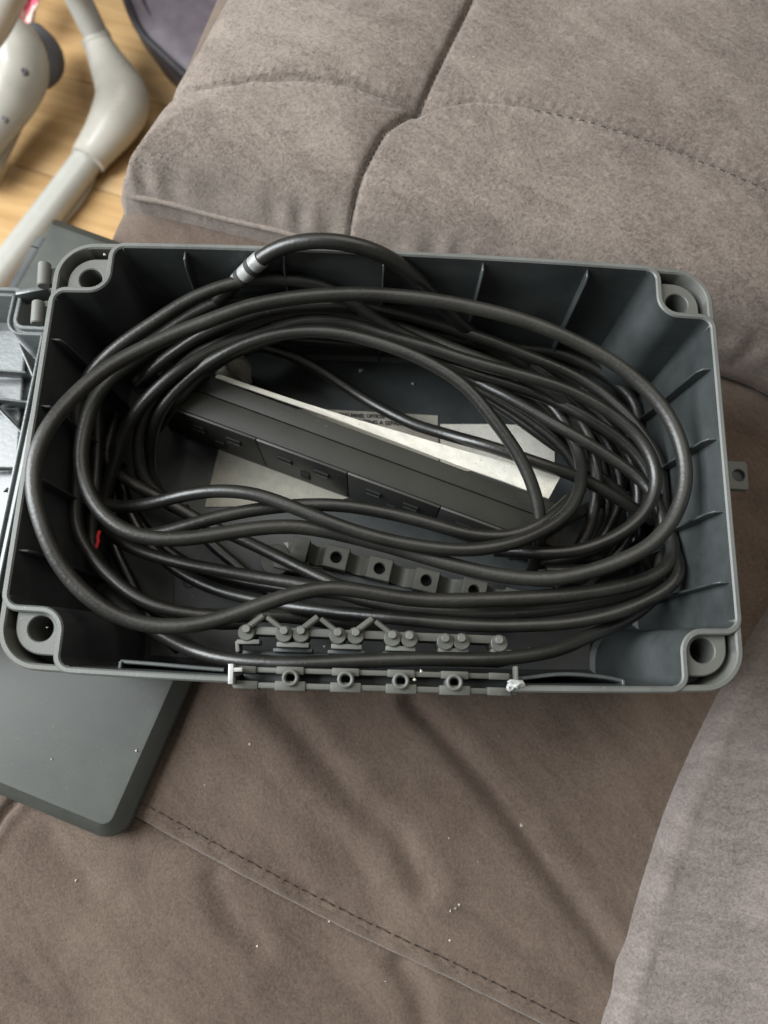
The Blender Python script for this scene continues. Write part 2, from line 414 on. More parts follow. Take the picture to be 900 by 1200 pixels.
# raised cushion behind the box
FRONT = pxline([(146, 246), (170, 254), (220, 264), (300, 284), (450, 326), (620, 374), (845, 441), (900, 464), (1010, 512), (1200, 600)], 0.0)
LEFT = pxline([(146, 246), (151, 228), (178, 186), (232, 102), (288, 0), (362, -150), (420, -300)], 0.012)
CUT = FRONT[::-1] + LEFT[1:]
CUTP = CUT + [(0.2, 3.0), (3.0, 3.0), (3.0, -2.0)]
def cush_in(X, Y):
    d, s, t = poly_dist(X, Y, CUT); return np.where(inside(X, Y, CUTP), d, -d), t
S_A = pxline([(575, -60), (548, 0), (520, 52), (490, 106)], 0.088)
S_B = pxline([(490, 106), (452, 132), (425, 172), (405, 215), (394, 268), (390, 300)], 0.085)
S_C = [tuple(at(x, y, z)[:2]) for x, y, z in ((150, 140, .02), (178, 124, .040), (205, 110, .056), (235, 97, .068), (265, 87, .076), (300, 79, .080), (350, 77, .082), (410, 85, .082), (490, 106, .082))]
S_D = pxline([(490, 106), (560, 106), (630, 116), (700, 132), (760, 152), (830, 178), (900, 205), (1000, 250)], 0.086)
def cush_h(X, Y):
    din, t = cush_in(X, Y)
    R = 0.030; q = np.clip(din, 0, R)
    z = 0.008 + 0.044*np.sqrt(np.maximum(1-(1-q/R)**2, 0)) + 0.036*(1-np.exp(-np.maximum(din, 0)/0.055))
    for pl, dep, wd in ((S_A, 0.013, 0.013), (S_B, 0.009, 0.006), (S_C, 0.0140, 0.008), (S_D, 0.008, 0.009)):
        dd, ss, tt = poly_dist(X, Y, pl)
        z = z - dep*(0.42*np.exp(-dd/(wd*1.5))+0.42*np.exp(-(dd/0.0017)**2))
    dd, ss, tt = poly_dist(X, Y, S_D)
    z = z + 0.0035*np.exp(-dd/0.018)*np.where(ss < 0, 1.0, 0.0)*np.clip(dd/0.003, 0, 1)
    z = z - 0.0010*(0.5+0.5*np.sin(tt/0.0070*2*math.pi))*np.exp(-((dd-0.0045)/0.0016)**2)
    dd, ss, tt = poly_dist(X, Y, S_C)
    z = z - 0.0008*(0.5+0.5*np.sin(tt/0.0065*2*math.pi))*np.exp(-((dd-0.0045)/0.0016)**2)
    z = z + 0.0022*wav(X, Y, 7, 8) + 0.0006*wav(X, Y, 26, 9)
    z = z - 0.003*np.exp(-((din-0.0060)/0.0025)**2)*(0.75+0.25*np.sin(t*90))
    z = z + 0.0022*np.sin(t*230+2*np.sin(t*61))*np.exp(-((din-0.005)/0.005)**2)
    z = np.where(din < 0, np.maximum(0.010+din*10, -0.05), z)
    return z
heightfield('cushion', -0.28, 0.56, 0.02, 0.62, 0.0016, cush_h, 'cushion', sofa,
            keep=lambda X, Y: cush_in(X, Y)[0] > -0.008)
link_pts = catmull([(*p, 0.010) for p in FRONT[4:]], 0.004)
tube('piping', link_pts, 0.0052, 'welt', sofa, 10)
fp_ = catmull([(*p, 0) for p in FRONT[:6]], 0.003)[:, :2]
tg = np.gradient(fp_, axis=0); tg /= np.linalg.norm(tg, axis=1)[:, None]
fp_ = fp_ + np.stack([-tg[:, 1], tg[:, 0]], 1)*0.0012
tube('welt', [(x, y, 0.0185+0.0012*math.sin(x*70)) for x, y in fp_[3:]], 0.0022, 'cushion', sofa, 8)
for pl_ in (S_A, S_B, S_C[2:]):
    c_ = catmull([(*p, 0) for p in pl_], 0.002)[:, :2]; zz_ = cush_h(c_[:, 0], c_[:, 1]); kk = cush_in(c_[:, 0], c_[:, 1])[0] > 0.004
    for _ in range(3): zz_[1:-1] = 0.25*zz_[:-2]+0.5*zz_[1:-1]+0.25*zz_[2:]
    tube('seam', np.column_stack([c_, zz_+0.0002])[kk], 0.0007, 'thread', sofa, 6)
# puffy cushion to the right
SIDE = pxline([(1005, 560), (900, 716), (866, 775), (834, 834), (793, 922), (767, 996), (742, 1080), (709, 1195), (680, 1320), (650, 1480)], 0.008)
SIDE = [tuple(p[:2]) for p in catmull([(*q, 0) for q in SIDE], 0.02)]
def side_h(X, Y):
    d, s, t = poly_dist(X, Y, SIDE); din = np.where(s > 0, d, -d)
    R = 0.075; q = np.clip(din, 0, R)
    R = 0.012; q = np.clip(din, 0, R)
    z = -0.004 + 0.021*np.sqrt(np.maximum(1-(1-q/R)**2, 0)) + 2.2*np.maximum(din-0.004, 0)**2*np.where(din < 0.14, 1, 0) + np.where(din >= 0.14, 2.2*0.136**2+0.6*(din-0.14), 0)
    z = z + (0.0016*wav(X, Y, 9, 21) + 0.0008*wav(X, Y, 30, 22))*np.clip(din/0.06, 0, 1)
    z = np.where(din < 0, np.maximum(-0.004+din*6, -0.03), z)
    return z
sc_ = catmull([(*q, 0) for q in SIDE], 0.0030)[:, :2]
for _ in range(30): sc_[1:-1] = 0.25*sc_[:-2]+0.5*sc_[1:-1]+0.25*sc_[2:]
tg = np.gradient(sc_, axis=0); tg /= np.linalg.norm(tg, axis=1)[:, None]
ns = np.stack([-tg[:, 1], tg[:, 0]], 1)
for _ in range(60): ns[1:-1] = 0.25*ns[:-2]+0.5*ns[1:-1]+0.25*ns[2:]
ns /= np.linalg.norm(ns, axis=1)[:, None]
roll = [(0.010, -0.030), (0.0035, -0.012), (0.0008, -0.003), (0.0, 0.004), (0.0008, 0.009), (0.003, 0.0135), (0.0065, 0.0165), (0.010, 0.0178)]
ds = list(np.arange(0.0125, 0.30, 0.0027)); Vs = []
for (x, y), (nx_, ny_) in zip(sc_, ns):
    for d_, z_ in roll: Vs.append((x+nx_*d_, y+ny_*d_, z_+0.0006*math.sin(x*160+y*90)))
    for d_ in ds: Vs.append((x+nx_*d_, y+ny_*d_, None))
XX = np.array([v_[0] for v_ in Vs]); YY = np.array([v_[1] for v_ in Vs]); ZZ = side_h(XX, YY)
Vs = [(a, b_, ZZ[k] if c is None else c) for k, (a, b_, c) in enumerate(Vs)]
nc = len(roll)+len(ds)
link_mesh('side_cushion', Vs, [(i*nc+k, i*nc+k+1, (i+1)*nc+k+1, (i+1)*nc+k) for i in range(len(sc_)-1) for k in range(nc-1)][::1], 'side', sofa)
# stitches
def stitches(pl, off, step, length, hfn, rad):
    V = []; Fs = []
    P = np.array(pl); seg = np.linalg.norm(np.diff(P, axis=0), axis=1); cum = np.concatenate([[0], np.cumsum(seg)])
    s = 0
    while s < cum[-1]-length:
        qs = []
        for ss in (s, s+length/2, s+length):
            i = min(np.searchsorted(cum, ss, side='right')-1, len(seg)-1); t = (ss-cum[i])/seg[i]
            dv = (P[i+1]-P[i])/seg[i]; nv = np.array([-dv[1], dv[0]])
            qs.append(P[i]+dv*(ss-cum[i])+nv*off)
        zz = hfn(np.array([q[0] for q in qs]), np.array([q[1] for q in qs]))+rad*0.5
        zz[1] += rad*0.6
        dv = (qs[2]-qs[0])/length; nv = np.array([-dv[1], dv[0]]); b0 = len(V)
        for q, z in zip(qs, zz):
            for k in range(6):
                a = 2*math.pi*k/6; V.append((q[0]+nv[0]*rad*math.cos(a), q[1]+nv[1]*rad*math.cos(a), z+rad*math.sin(a)))
        for i in range(2):
            for k in range(6): Fs.append((b0+i*6+k, b0+i*6+(k+1) % 6, b0+i*6+6+(k+1) % 6, b0+i*6+6+k))
        Fs.append(tuple(b0+k for k in range(6))); Fs.append(tuple(b0+12+k for k in range(6)))
        s += step
    o = link_mesh('stitching', V, Fs, 'thread', sofa); o['kind'] = 'stuff'
stitches(SEAM, 0.0072, 0.0115, 0.0085, seat_h, 0.00040)
stitches(S_D[2:], -0.0040, 0.0070, 0.0030, cush_h, 0.00035)

# short nap fibres
def nap(x0, x1, y0, y1, n, fn, keep, ang, mat, seed, L=0.0021, w=0.00016, lift=0.0006):
    rr = np.random.default_rng(seed)
    X = rr.uniform(x0, x1, n); Y = rr.uniform(y0, y1, n); K = keep(X, Y); X = X[K]; Y = Y[K]; n = len(X)
    th = ang+1.3*wav(X, Y, 6, seed+1)+0.7*wav(X, Y, 25, seed+2)+rr.normal(0, 0.35, n)
    ln_ = L*rr.uniform(0.5, 1.3, n); c, s_ = np.cos(th), np.sin(th)
    Z = fn(X, Y); X2 = X+c*ln_; Y2 = Y+s_*ln_; Z2 = fn(X2, Y2)+lift*rr.uniform(0.2, 1.2, n)
    ok = abs(Z2-Z) < 0.003
    A = np.stack([X-s_*w, Y+c*w, Z-0.0001], 1); Bp = np.stack([X+s_*w, Y-c*w, Z-0.0001], 1); Cp = np.stack([X2, Y2, Z2], 1)
    A, Bp, Cp = A[ok], Bp[ok], Cp[ok]; n = len(A)
    V = np.stack([A, Bp, Cp], 1).reshape(-1, 3)
    me = bpy.data.meshes.new('nap_fibres'); me.vertices.add(3*n); me.vertices.foreach_set('co', V.ravel())
    me.loops.add(3*n); me.loops.foreach_set('vertex_index', np.arange(3*n, dtype=np.int32))
    me.polygons.add(n); me.polygons.foreach_set('loop_start', np.arange(0, 3*n, 3, dtype=np.int32)); me.update(calc_edges=True)
    me.materials.append(MAT[mat]); o = bpy.data.objects.new('nap_fibres', me); COL.objects.link(o); o['kind'] = 'stuff'
    o.parent = sofa; o.matrix_parent_inverse = sofa.matrix_world.inverted()
nap(-0.25, 0.36, 0.05, 0.50, 170000, cush_h, lambda X, Y: cush_in(X, Y)[0] > 0.003, 0.9, 'cushion', 31)
nap(-0.34, 0.34, -0.36, 0.12, 120000, seat_h, lambda X, Y: ((X-LE0.x)*ln.x+(Y-LE0.y)*ln.y) > 0.01, 0.3, 'seat', 41, 0.0015, 0.00014, 0.0004)
def side_in(X, Y):
    d, s_, t = poly_dist(X, Y, SIDE); return np.where(s_ > 0, d, -d)
nap(0.10, 0.40, -0.40, 0.05, 90000, side_h, lambda X, Y: side_in(X, Y) > 0.012, 0.3, 'side', 51, 0.0024, 0.00016, 0.0008)

# ------------------------------------------------------------------ leather footstool and white frame on the floor
fs_base = at(230, 30, FLOOR)
stool = empty('footstool', (fs_base.x+0.1, fs_base.y+0.1, FLOOR), 'dark purple-grey leather footstool with a piped edge on the wooden floor', 'footstool')
zt = FLOOR+0.085
E0, E1, E2 = at(150, 0, zt), at(166, 34, zt), at(216, 82, zt)
corner_pl = [tuple(p[:2]) for p in (at(118, -110, zt), at(142, -30, zt), E0, E1, at(190, 58, zt), E2, at(260, 122, zt), at(320, 178, zt))]
cp = catmull([(*p, zt) for p in corner_pl], 0.006)
inn = Vector((0.5, 0.35, 0))
V = []; Fq = []; rows = [(0.012, -0.082), (0.004, -0.05), (-0.003, -0.028), (0.0, -0.006), (0.006, 0.002), (0.03, 0.010), (0.09, 0.014), (0.35, 0.016)]
for p in cp:
    for off, dz in rows: V.append((p[0]+inn.x*off*1.6, p[1]+inn.y*off*1.6, max(zt+dz+0.004*math.sin(p[0]*40+off*30), FLOOR+0.002)))
nr = len(rows)
def strip_faces(c0_, c1_):
    return [(i*nr+c, (i+1)*nr+c, (i+1)*nr+c+1, i*nr+c+1) for i in range(len(cp)-1) for c in range(c0_, c1_)]
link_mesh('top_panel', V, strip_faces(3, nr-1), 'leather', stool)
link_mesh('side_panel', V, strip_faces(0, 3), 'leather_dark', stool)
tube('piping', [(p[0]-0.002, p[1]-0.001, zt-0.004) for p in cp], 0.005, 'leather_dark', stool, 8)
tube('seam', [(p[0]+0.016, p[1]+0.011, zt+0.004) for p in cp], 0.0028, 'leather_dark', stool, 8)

fr_loc = at(60, 120, FLOOR)
frm = empty('tubular_frame', fr_loc, 'white tubular metal frame with moulded plastic feet on the wooden floor', 'frame')
def fpt(x, y, z): return tuple(at(x, y, z))
def sweep(name, pts, mat, sides=20, step=0.01):
    """pts: (px,py,z,rx(px-wide half width in m))"""
    P = [np.array([*at(x, y, z), r_]) for x, y, z, r_ in pts]; C = catmull(P, step)
    return tube(name, C[:, :3], C[:, 3], mat, frm, sides)
z0 = FLOOR
sweep('upright_tube', [(66, -60, z0+0.20, 0.0165), (84, -18, z0+0.14, 0.0165), (113, 42, z0+0.075, 0.0165), (117, 50, z0+0.07, 0.0165)], 'tube')
sweep('collar', [(110.5, 41, z0+0.078, 0.0195), (113, 46, z0+0.074, 0.0200), (114.5, 49, z0+0.071, 0.0195)], 'white', 24, 0.003)
sweep('foot_moulding', [(113, 46, z0+0.073, 0.0185), (122, 66, z0+0.064, 0.0225), (134, 90, z0+0.054, 0.029), (143, 110, z0+0.046, 0.0345), (143, 124, z0+0.043, 0.0350), (132, 146, z0+0.038, 0.031), (120, 164, z0+0.034, 0.0265), (108, 180, z0+0.030, 0.0235), (103, 188, z0+0.029, 0.0222)], 'white', 28, 0.006)
sweep('base_tube', [(110, 178, z0+0.024, 0.019), (60, 244, z0+0.022, 0.019), (0, 322, z0+0.022, 0.019), (-60, 400, z0+0.022, 0.019)], 'tube')
sweep('foot_pad', [(108, 208, z0+0.004, 0.006), (92, 236, z0+0.004, 0.006), (70, 262, z0+0.004, 0.006)], 'white')
sweep('foot_moulding', [(0, 34, z0+0.11, 0.026), (14, 54, z0+0.10, 0.036), (20, 80, z0+0.085, 0.038), (8, 112, z0+0.075, 0.035), (-14, 150, z0+0.065, 0.028), (-50, 200, z0+0.05, 0.024)], 'white', 28, 0.006)
sweep('rubber_pad', [(34, 42, z0+0.062, 0.022), (48, 62, z0+0.055, 0.0270), (52, 76, z0+0.050, 0.0245), (44, 92, z0+0.048, 0.018)], 'rubber', 20, 0.005)
sweep('lower_strut', [(28, 128, z0+0.03, 0.008), (10, 160, z0+0.026, 0.011), (-10, 195, z0+0.024, 0.013)], 'white')
sweep('upper_tube', [(20, -38, z0+0.26, 0.018), (6, -10, z0+0.24, 0.020), (-10, 22, z0+0.21, 0.021), (-36, 60, z0+0.18, 0.021)], 'white')
for hx, hy, hz, rr in ((28, 82, z0+0.122, 0.0042), (5, 138, z0+0.094, 0.0035)):
    p = at(hx, hy, hz); bm = bmesh.new(); ring_bm(bm, (p.x, p.y), 0.0022, rr, p.z-0.006, p.z, 16, 0.0008)
    cyl_between(bm, (p.x, p.y, p.z-0.004), (p.x, p.y, p.z-0.0015), 0.003, seg=12)
    from_bm('screw_hole', bm, 'rubber', frm)
g = at(33, 14, z0+0.02)
Vp = []; gx = np.linspace(0, 1, 12)
for t in gx:
    for s in np.linspace(0, 1, 6):
        p = at(24+22*s-6*t, -14+42*t, z0+0.05+0.012*math.sin(s*7+t*3)); Vp.append(tuple(p))
Fp = [(i*6+j, (i+1)*6+j, (i+1)*6+j+1, i*6+j+1) for i in range(11) for j in range(5)]
pk = link_mesh('pink_cloth', Vp, Fp, 'pink'); md = pk.modifiers.new('thick', 'SOLIDIFY'); md.thickness = 0.002
tag(pk, 'small pink and cream patterned cloth behind the white frame', 'cloth')

# ------------------------------------------------------------------ laptop under the box
LT = 0.0200
c_tl, c_br = at(55, 246, LT), at(141, 991, 0.012)
yd_raw = (at(224, 805, 0.012)-at(150, 963, 0.012)).normalized(); c_br.z = LT
yd_l = (at(62, 250, LT)-at(2, 334, LT)).normalized()
xb = (at(125, 979, 0.012)-at(0, 932, 0.012)).normalized()
ang = 0.5*math.atan2(yd_raw.y, yd_raw.x)-math.pi/4 + 0.5*math.atan2(xb.y, xb.x)
xd = Vector((math.cos(ang), math.sin(ang), 0)); yd = Vector((-xd.y, xd.x, 0))
lc = c_tl*0.5 + c_br*0.5; lw = abs((c_br-c_tl).dot(xd)); lh = abs((c_tl-c_br).dot(yd))
print('LAPTOP', lw, lh, math.degrees(ang))
lap = empty('laptop', (lc.x, lc.y, 0), 'closed dark grey laptop lying under the storage box on the sofa', 'laptop')
def rrect(hx, hy, r, n=8, rl=None):
    out = []; rl = r if rl is None else rl
    for cx, cy, a, r in ((hx-r, hy-r, 0, r), (-hx+rl, hy-rl, 90, rl), (-hx+rl, -hy+rl, 180, rl), (hx-r, -hy+r, 270, r)):
        for k in range(n+1):
            t = math.radians(a+90*k/n); out.append((cx+r*math.cos(t), cy+r*math.sin(t)))
    return out
def slab(name, hx, hy, r, prof, mat, parent, m4):
    """prof: list (inset,z) bottom to top; capped"""
    bm = bmesh.new(); loops = []
    for ins, z in prof: loops.append([bm.verts.new(m4 @ Vector((x, y, z))) for x, y in rrect(hx-ins, hy-ins, max(r-ins, 0.001), 8, max(0.004-ins, 0.0008))])
    n = len(loops[0])
    for a, b_ in zip(loops, loops[1:]):
        for k in range(n): bm.faces.new((a[k], a[(k+1) % n], b_[(k+1) % n], b_[k]))
    bm.faces.new(loops[0][::-1]); bm.faces.new(loops[-1])
    return from_bm(name, bm, mat, parent, 25)
lm = Matrix(((xd.x, yd.x, 0, lc.x), (xd.y, yd.y, 0, lc.y), (0, 0, 1, 0), (0, 0, 0, 1)))
slab('base', lw/2, lh/2, 0.014, [(0.006, 0.0012), (0.002, 0.0035), (0.0, 0.0075), (0.0003, 0.0108), (0.001, 0.0112)], 'laptop_base', lap, lm)
slab('screen_lid', lw/2-0.0006, lh/2-0.0006, 0.0135, [(0.001, 0.0118), (0.0, 0.0124), (0.0022, 0.0150), (0.0062, 0.0186), (0.0078, LT-0.0001), (0.009, LT)], 'laptop', lap, lm)
hp = lambda yy: lm @ Vector((-lw/2+0.0065, yy, LT-0.0055))
def hinge(y0, y1):
    return tube('hinge', [tuple(hp(y0+(y1-y0)*k/4)) for k in range(5)], 0.0062, 'laptop_base', lap, 14)
hinge(lh/2-0.020, lh/2-0.028); hinge(lh/2-0.029, -lh/2+0.03)

# ------------------------------------------------------------------ storage box
BUL = 0.0035
def bulge(x, y, hy=B/2): return (x, y + BUL*(y/hy)*max(0.0, 1-(x/(W/2))**2))
def fillet_poly(pts, rads, seg=7):
    n = len(pts); out = []
    for i in range(n):
        p = Vector((*pts[i],)); a = Vector((*pts[i-1],)); c = Vector((*pts[(i+1) % n],)); r_ = rads[i]
        d1 = (a-p).normalized(); d2 = (c-p).normalized(); ang_ = d1.angle(d2); t = r_/math.tan(ang_/2)
        bis = (d1+d2).normalized(); ctr = p+bis*(r_/math.sin(ang_/2))
        s = p+d1*t; e = p+d2*t
        v0 = s-ctr; v1 = e-ctr; da = math.atan2(v0.x*v1.y-v0.y*v1.x, v0.dot(v1))
        for k in range(seg+1):
            th = da*k/seg; out.append((ctr.x+v0.x*math.cos(th)-v0.y*math.sin(th), ctr.y+v0.x*math.sin(th)+v0.y*math.cos(th)))
    return out
NX, NY, TW = 0.0290, 0.0280, 0.0030
def notched(w, b, t, nx, ny, rt=0.0048, rn=0.0105):
    hx, hy = w/2-t, b/2-t; qx, qy = w/2-nx, b/2-ny
    pts = [(hx, qy), (qx, qy), (qx, hy), (-qx, hy), (-qx, qy), (-hx, qy), (-hx, -qy), (-qx, -qy), (-qx, -hy), (qx, -hy), (qx, -qy), (hx, -qy)]
    rad = [rt, rn, rt, rt, rn, rt, rt, rn, rt, rt, rn, rt]
    return fillet_poly(pts, rad)
def densify(pl, step, extra=()):
    out = []
    n = len(pl)
    for i in range(n):
        a = np.array(pl[i]); c = np.array(pl[(i+1) % n]); L = np.linalg.norm(c-a); k = max(1, int(L/step))
        ts = list(np.linspace(0, 1, k, endpoint=False))
        for ex in extra:
            if a[1] < -B/2+0.012 and c[1] < -B/2+0.012 and abs(c[0]-a[0]) > 1e-6:
                t = (ex-a[0])/(c[0]-a[0])
                if 0 < t < 1: ts.append(t)
        for t in sorted(ts): out.append(tuple(a+(c-a)*t))
    return out
def normals(pl):
    P = np.array(pl); T = np.roll(P, -1, 0)-np.roll(P, 1, 0); T /= np.linalg.norm(T, axis=1)[:, None]
    return np.stack([-T[:, 1], T[:, 0]], 1)            # CCW polygon: points inward
GX0 = at(276, 795, ZR).x; GX1 = at(600, 803, ZR).x; CUTD = 0.020
def tub(name, contour, prof, mat, parent, m4=None, zr=None, cut=None, floor=True, bul=True):
    P = np.array([bulge(*p) for p in contour]) if bul else np.array(contour)
    Nn = normals(P); bm = bmesh.new(); loops = []
    for off, z in prof:
        lp = []
        for (x, y), (nx_, ny_) in zip(P, Nn):
            zz = z
            if cut and y < -B/2+0.012 and cut[0] <= x <= cut[1]:
                zz = z-CUTD if z > zr-0.002 else min(z, zr-CUTD-0.002)
            v_ = Vector((x+nx_*off, y+ny_*off, zz)); lp.append(bm.verts.new(m4 @ v_ if m4 else v_))
        loops.append(lp)
    n = len(P)
    for a, b_ in zip(loops, loops[1:]):
        for k in range(n): bm.faces.new((a[k], a[(k+1) % n], b_[(k+1) % n], b_[k]))
    bm.faces.new(loops[0])
    if floor: bm.faces.new(loops[-1])
    o = from_bm(name, bm, mat, parent, 30)
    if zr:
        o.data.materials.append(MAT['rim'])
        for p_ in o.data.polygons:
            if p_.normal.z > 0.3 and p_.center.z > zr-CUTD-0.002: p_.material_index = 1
    return o
sbox = empty('storage_box', (0, 0, ZB), 'open dark grey plastic storage box with screw posts in its corners, full of black cable', 'storage box')
e_ = 0.00005
con = densify(notched(W, B, TW, NX, NY), 0.009, (GX0-e_, GX0+e_, GX1-e_, GX1+e_))
DR = 0.0085                                             # wall draft
prof = [(0.010-TW, ZB), (0.0055-TW, ZB+0.0012), (0.0040-TW, ZB+0.006), (-TW, ZR-0.010), (-TW, ZR-0.0008), (-TW+0.0007, ZR), (-0.0007, ZR), (0.0, ZR-0.0008),
        (0.0010, ZR-0.012), (DR-0.0015, ZF+0.006), (DR, ZF+0.0022), (DR+0.0028, ZF)]
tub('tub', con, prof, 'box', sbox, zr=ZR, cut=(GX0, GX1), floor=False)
_o = DR+0.0020; _hx, _hy, _qx, _qy = W/2-TW-_o, B/2-TW-_o, W/2-NX-_o, B/2-NY-_o
_c = fillet_poly([(_hx, _qy), (_qx, _qy), (_qx, _hy), (-_qx, _hy), (-_qx, _qy), (-_hx, _qy), (-_hx, -_qy), (-_qx, -_qy), (-_qx, -_hy), (_qx, -_hy), (_qx, -_qy), (_hx, -_qy)], [0.0012, 0.0105, 0.0012]*4)
_Q = np.array([bulge(*p) for p in densify(_c, 0.009)])
_n = len(_Q)
link_mesh('floor_panel', [(x, y, ZF+0.0002) for x, y in _Q]+[(x, y, ZF-0.002) for x, y in _Q]+[(0, 0, ZF+0.0002)], [(k, (k+1) % _n, 2*_n) for k in range(_n)]+[((k+1) % _n, k, _n+k, _n+(k+1) % _n) for k in range(_n)], 'box', sbox, False)
def draft(z): return DR*max(0, min(1, (ZR-z)/(ZR-ZF)))
# corners
for sx in (1, -1):
    for sy in (1, -1):
        def C(u, v_):                                   # u,v measured in from the outer corner
            x, y = bulge(sx*(W/2-u), sy*(B/2-v_)); return x, y
        # outer curved wall
        arc = []; R = 0.0185
        arc.append((0.0004, NY+0.004)); 
        for k in range(13):
            t = math.pi/2*k/12; arc.append((R-R*math.cos(t)+0.0004, R-R*math.sin(t)+0.0004))
        arc.append((NX+0.004, 0.0004))
        bm = bmesh.new(); ra = []
        A = np.array(arc); T = np.gradient(A, axis=0); T /= np.linalg.norm(T, axis=1)[:, None]
        for (u, v_), (tu, tv) in zip(arc, T):
            nu, nv = -tv, tu                            # inward
            row = []
            for off, z in ((0.004, ZB+0.02), (0.0, ZR-0.012), (0.0, ZR-0.0014), (0.0007, ZR-0.0006), (0.0024, ZR-0.0006), (0.0031, ZR-0.0014), (0.0036, ZR-0.03)):
                row.append(bm.verts.new((*C(u+nu*off, v_+nv*off), z)))
            ra.append(row)
        for a, b_ in zip(ra, ra[1:]):
            for k in range(len(a)-1): bm.faces.new((a[k], a[k+1], b_[k+1], b_[k]))
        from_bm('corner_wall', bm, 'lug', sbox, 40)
        # pocket floor
        bm = bmesh.new(); fv = [bm.verts.new((*C(u, v_), ZR-0.028)) for u, v_ in [(max(u, 0.002), max(v_, 0.002)) for u, v_ in [(0.002, NY-0.002)]+arc[1:-1]+[(NX-0.002, 0.002)]]+[(NX-0.0015, 0.006)]+[(NX-0.0105+0.009*math.cos(t_), NY-0.0105+0.009*math.sin(t_)) for t_ in np.linspace(0, math.pi/2, 8)]+[(0.006, NY-0.0015)]]
        bm.faces.new(fv); from_bm('pocket_floor', bm, 'box', sbox)
        # screw post
        hu, hv, hr = 0.0175, 0.0185, 0.0056
        lugp = fillet_poly([(0.0064, 0.0072), (0.0064, NY-0.0012), (NX-0.0012, NY-0.0012), (NX-0.0012, 0.0072)], [0.0125, 0.0008, 0.0120, 0.0008], 10)
        nseg = 40; bm = bmesh.new()
        def hit(th):
            dx, dy = math.cos(th), math.sin(th); best = 1
            for (ax, ay), (bx, by) in zip(lugp, lugp[1:]+lugp[:1]):
                ex, ey = bx-ax, by-ay; den = dx*ey-dy*ex
                if abs(den) < 1e-12: continue
                t = ((ax-hu)*ey-(ay-hv)*ex)/den; s = ((ax-hu)*dy-(ay-hv)*dx)/den
                if t > 0 and -1e-6 <= s <= 1+1e-6: best = min(best, t)
            return best
        ths = [2*math.pi*k/nseg for k in range(nseg)]; hs = [hit(t) for t in ths]
        zl = ZR-0.0042
        spec = [(lambda h: h, ZR-0.028), (lambda h: h, zl-0.0006), (lambda h: h-0.0006, zl), (lambda h: hr+0.0005, zl), (lambda h: hr, zl-0.0005), (lambda h: hr*0.80, ZR-0.085)]
        loops = [[bm.verts.new((*C(hu+f(h)*math.cos(t), hv+f(h)*math.sin(t)), z)) for t, h in zip(ths, hs)] for f, z in spec]
        for a, b_ in zip(loops, loops[1:]):
            for k in range(nseg): bm.faces.new((a[k], a[(k+1) % nseg], b_[(k+1) % nseg], b_[k]))
        bm.faces.new(loops[-1])
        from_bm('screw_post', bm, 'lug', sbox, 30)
# ribs on the walls
def rib(x, y, nx_, ny_):
    """thin gusset on the inside wall at rim point (x,y), inward normal (nx,ny)"""
    th = 0.0011; tx, ty = -ny_, nx_
    pr = [(-0.0006, ZR-0.0030), (0.0042, ZR-0.0034), (0.0062, ZR-0.0075), (DR+0.0045, ZF+0.004), (DR-0.0006, ZF+0.004)]
    bm = bmesh.new(); L = []
    for s in (-1, 1): L.append([bm.verts.new((x+nx_*o+tx*th*s*0.5, y+ny_*o+ty*th*s*0.5, z)) for o, z in pr])
    bm.faces.new(L[0]); bm.faces.new(L[1][::-1]); n = len(pr)
    for k in range(n): bm.faces.new((L[0][k], L[0][(k+1) % n], L[1][(k+1) % n], L[1][k]))
    bmesh.ops.bevel(bm, geom=list(bm.edges), offset=0.0003, segments=1, affect='EDGES')
    from_bm('rib', bm, 'box', sbox, 40)
def rim_y(x): return bulge(x, B/2-TW)[1]
for px, py in ((217, 300), (333, 300), (450, 305), (566, 310), (688, 318)):
    x = at(px, py, ZR-0.004).x; rib(x, rim_y(x), 0, -1)
for px, py in ((828, 433), (838, 515), (848, 600), (860, 683)): rib(W/2-TW, at(px, py, ZR-0.004).y, -1, 0)
for px, py in ((58, 398), (45, 476), (32, 560), (20, 645)): rib(-W/2+TW, at(px, py, ZR-0.004).y, 1, 0)
# hinge knuckles, mounting tab, guide rails
for (p, q) in (((52.5, 309), (51, 336)), ((45.5, 354), (43.5, 380))):
    bm = bmesh.new(); a = at(*p, ZR-0.004); c = at(*q, ZR-0.004); cyl_between(bm, a, c, 0.0031, seg=18, bev=0.0005)
    kn = from_bm('hinge_knuckle', bm, 'lug', sbox)
    block('knuckle_web', frame(((a.x+c.x)/2+0.0035, (a.y+c.y)/2, ZR-0.0065), (c-a)), (0.009, 0.005, 0.004), 'box', kn)
p = at(862, 557, 0.075); bm = bmesh.new()
tm = frame(p, Vector((1, -0.02, 0)))
hx_, hy_ = 0.0068, 0.0082
outl = rrect(hx_, hy_, 0.0012, 4); cc = (0.0015, 0.0)
n = 36; L = []
def rhit(th):
    dx, dy = math.cos(th), math.sin(th); b1 = (hx_-cc[0])/dx if dx > 1e-9 else ((-hx_-cc[0])/dx if dx < -1e-9 else 9); b2 = hy_/abs(dy) if abs(dy) > 1e-9 else 9
    return min(b1, b2)
for f, z in ((lambda h: h, -0.003), (lambda h: h, 0.0), (lambda h: h-0.0005, 0.0005), (lambda h: 0.0038, 0.0005), (lambda h: 0.0034, 0.0), (lambda h: 0.0034, -0.002)):
    L.append([bm.verts.new(tm @ Vector((cc[0]+f(rhit(2*math.pi*k/n))*math.cos(2*math.pi*k/n), cc[1]+f(rhit(2*math.pi*k/n))*math.sin(2*math.pi*k/n), z))) for k in range(n)])
for a, b_ in zip(L, L[1:]):
    for k in range(n): bm.faces.new((a[k], a[(k+1) % n], b_[(k+1) % n], b_[k]))
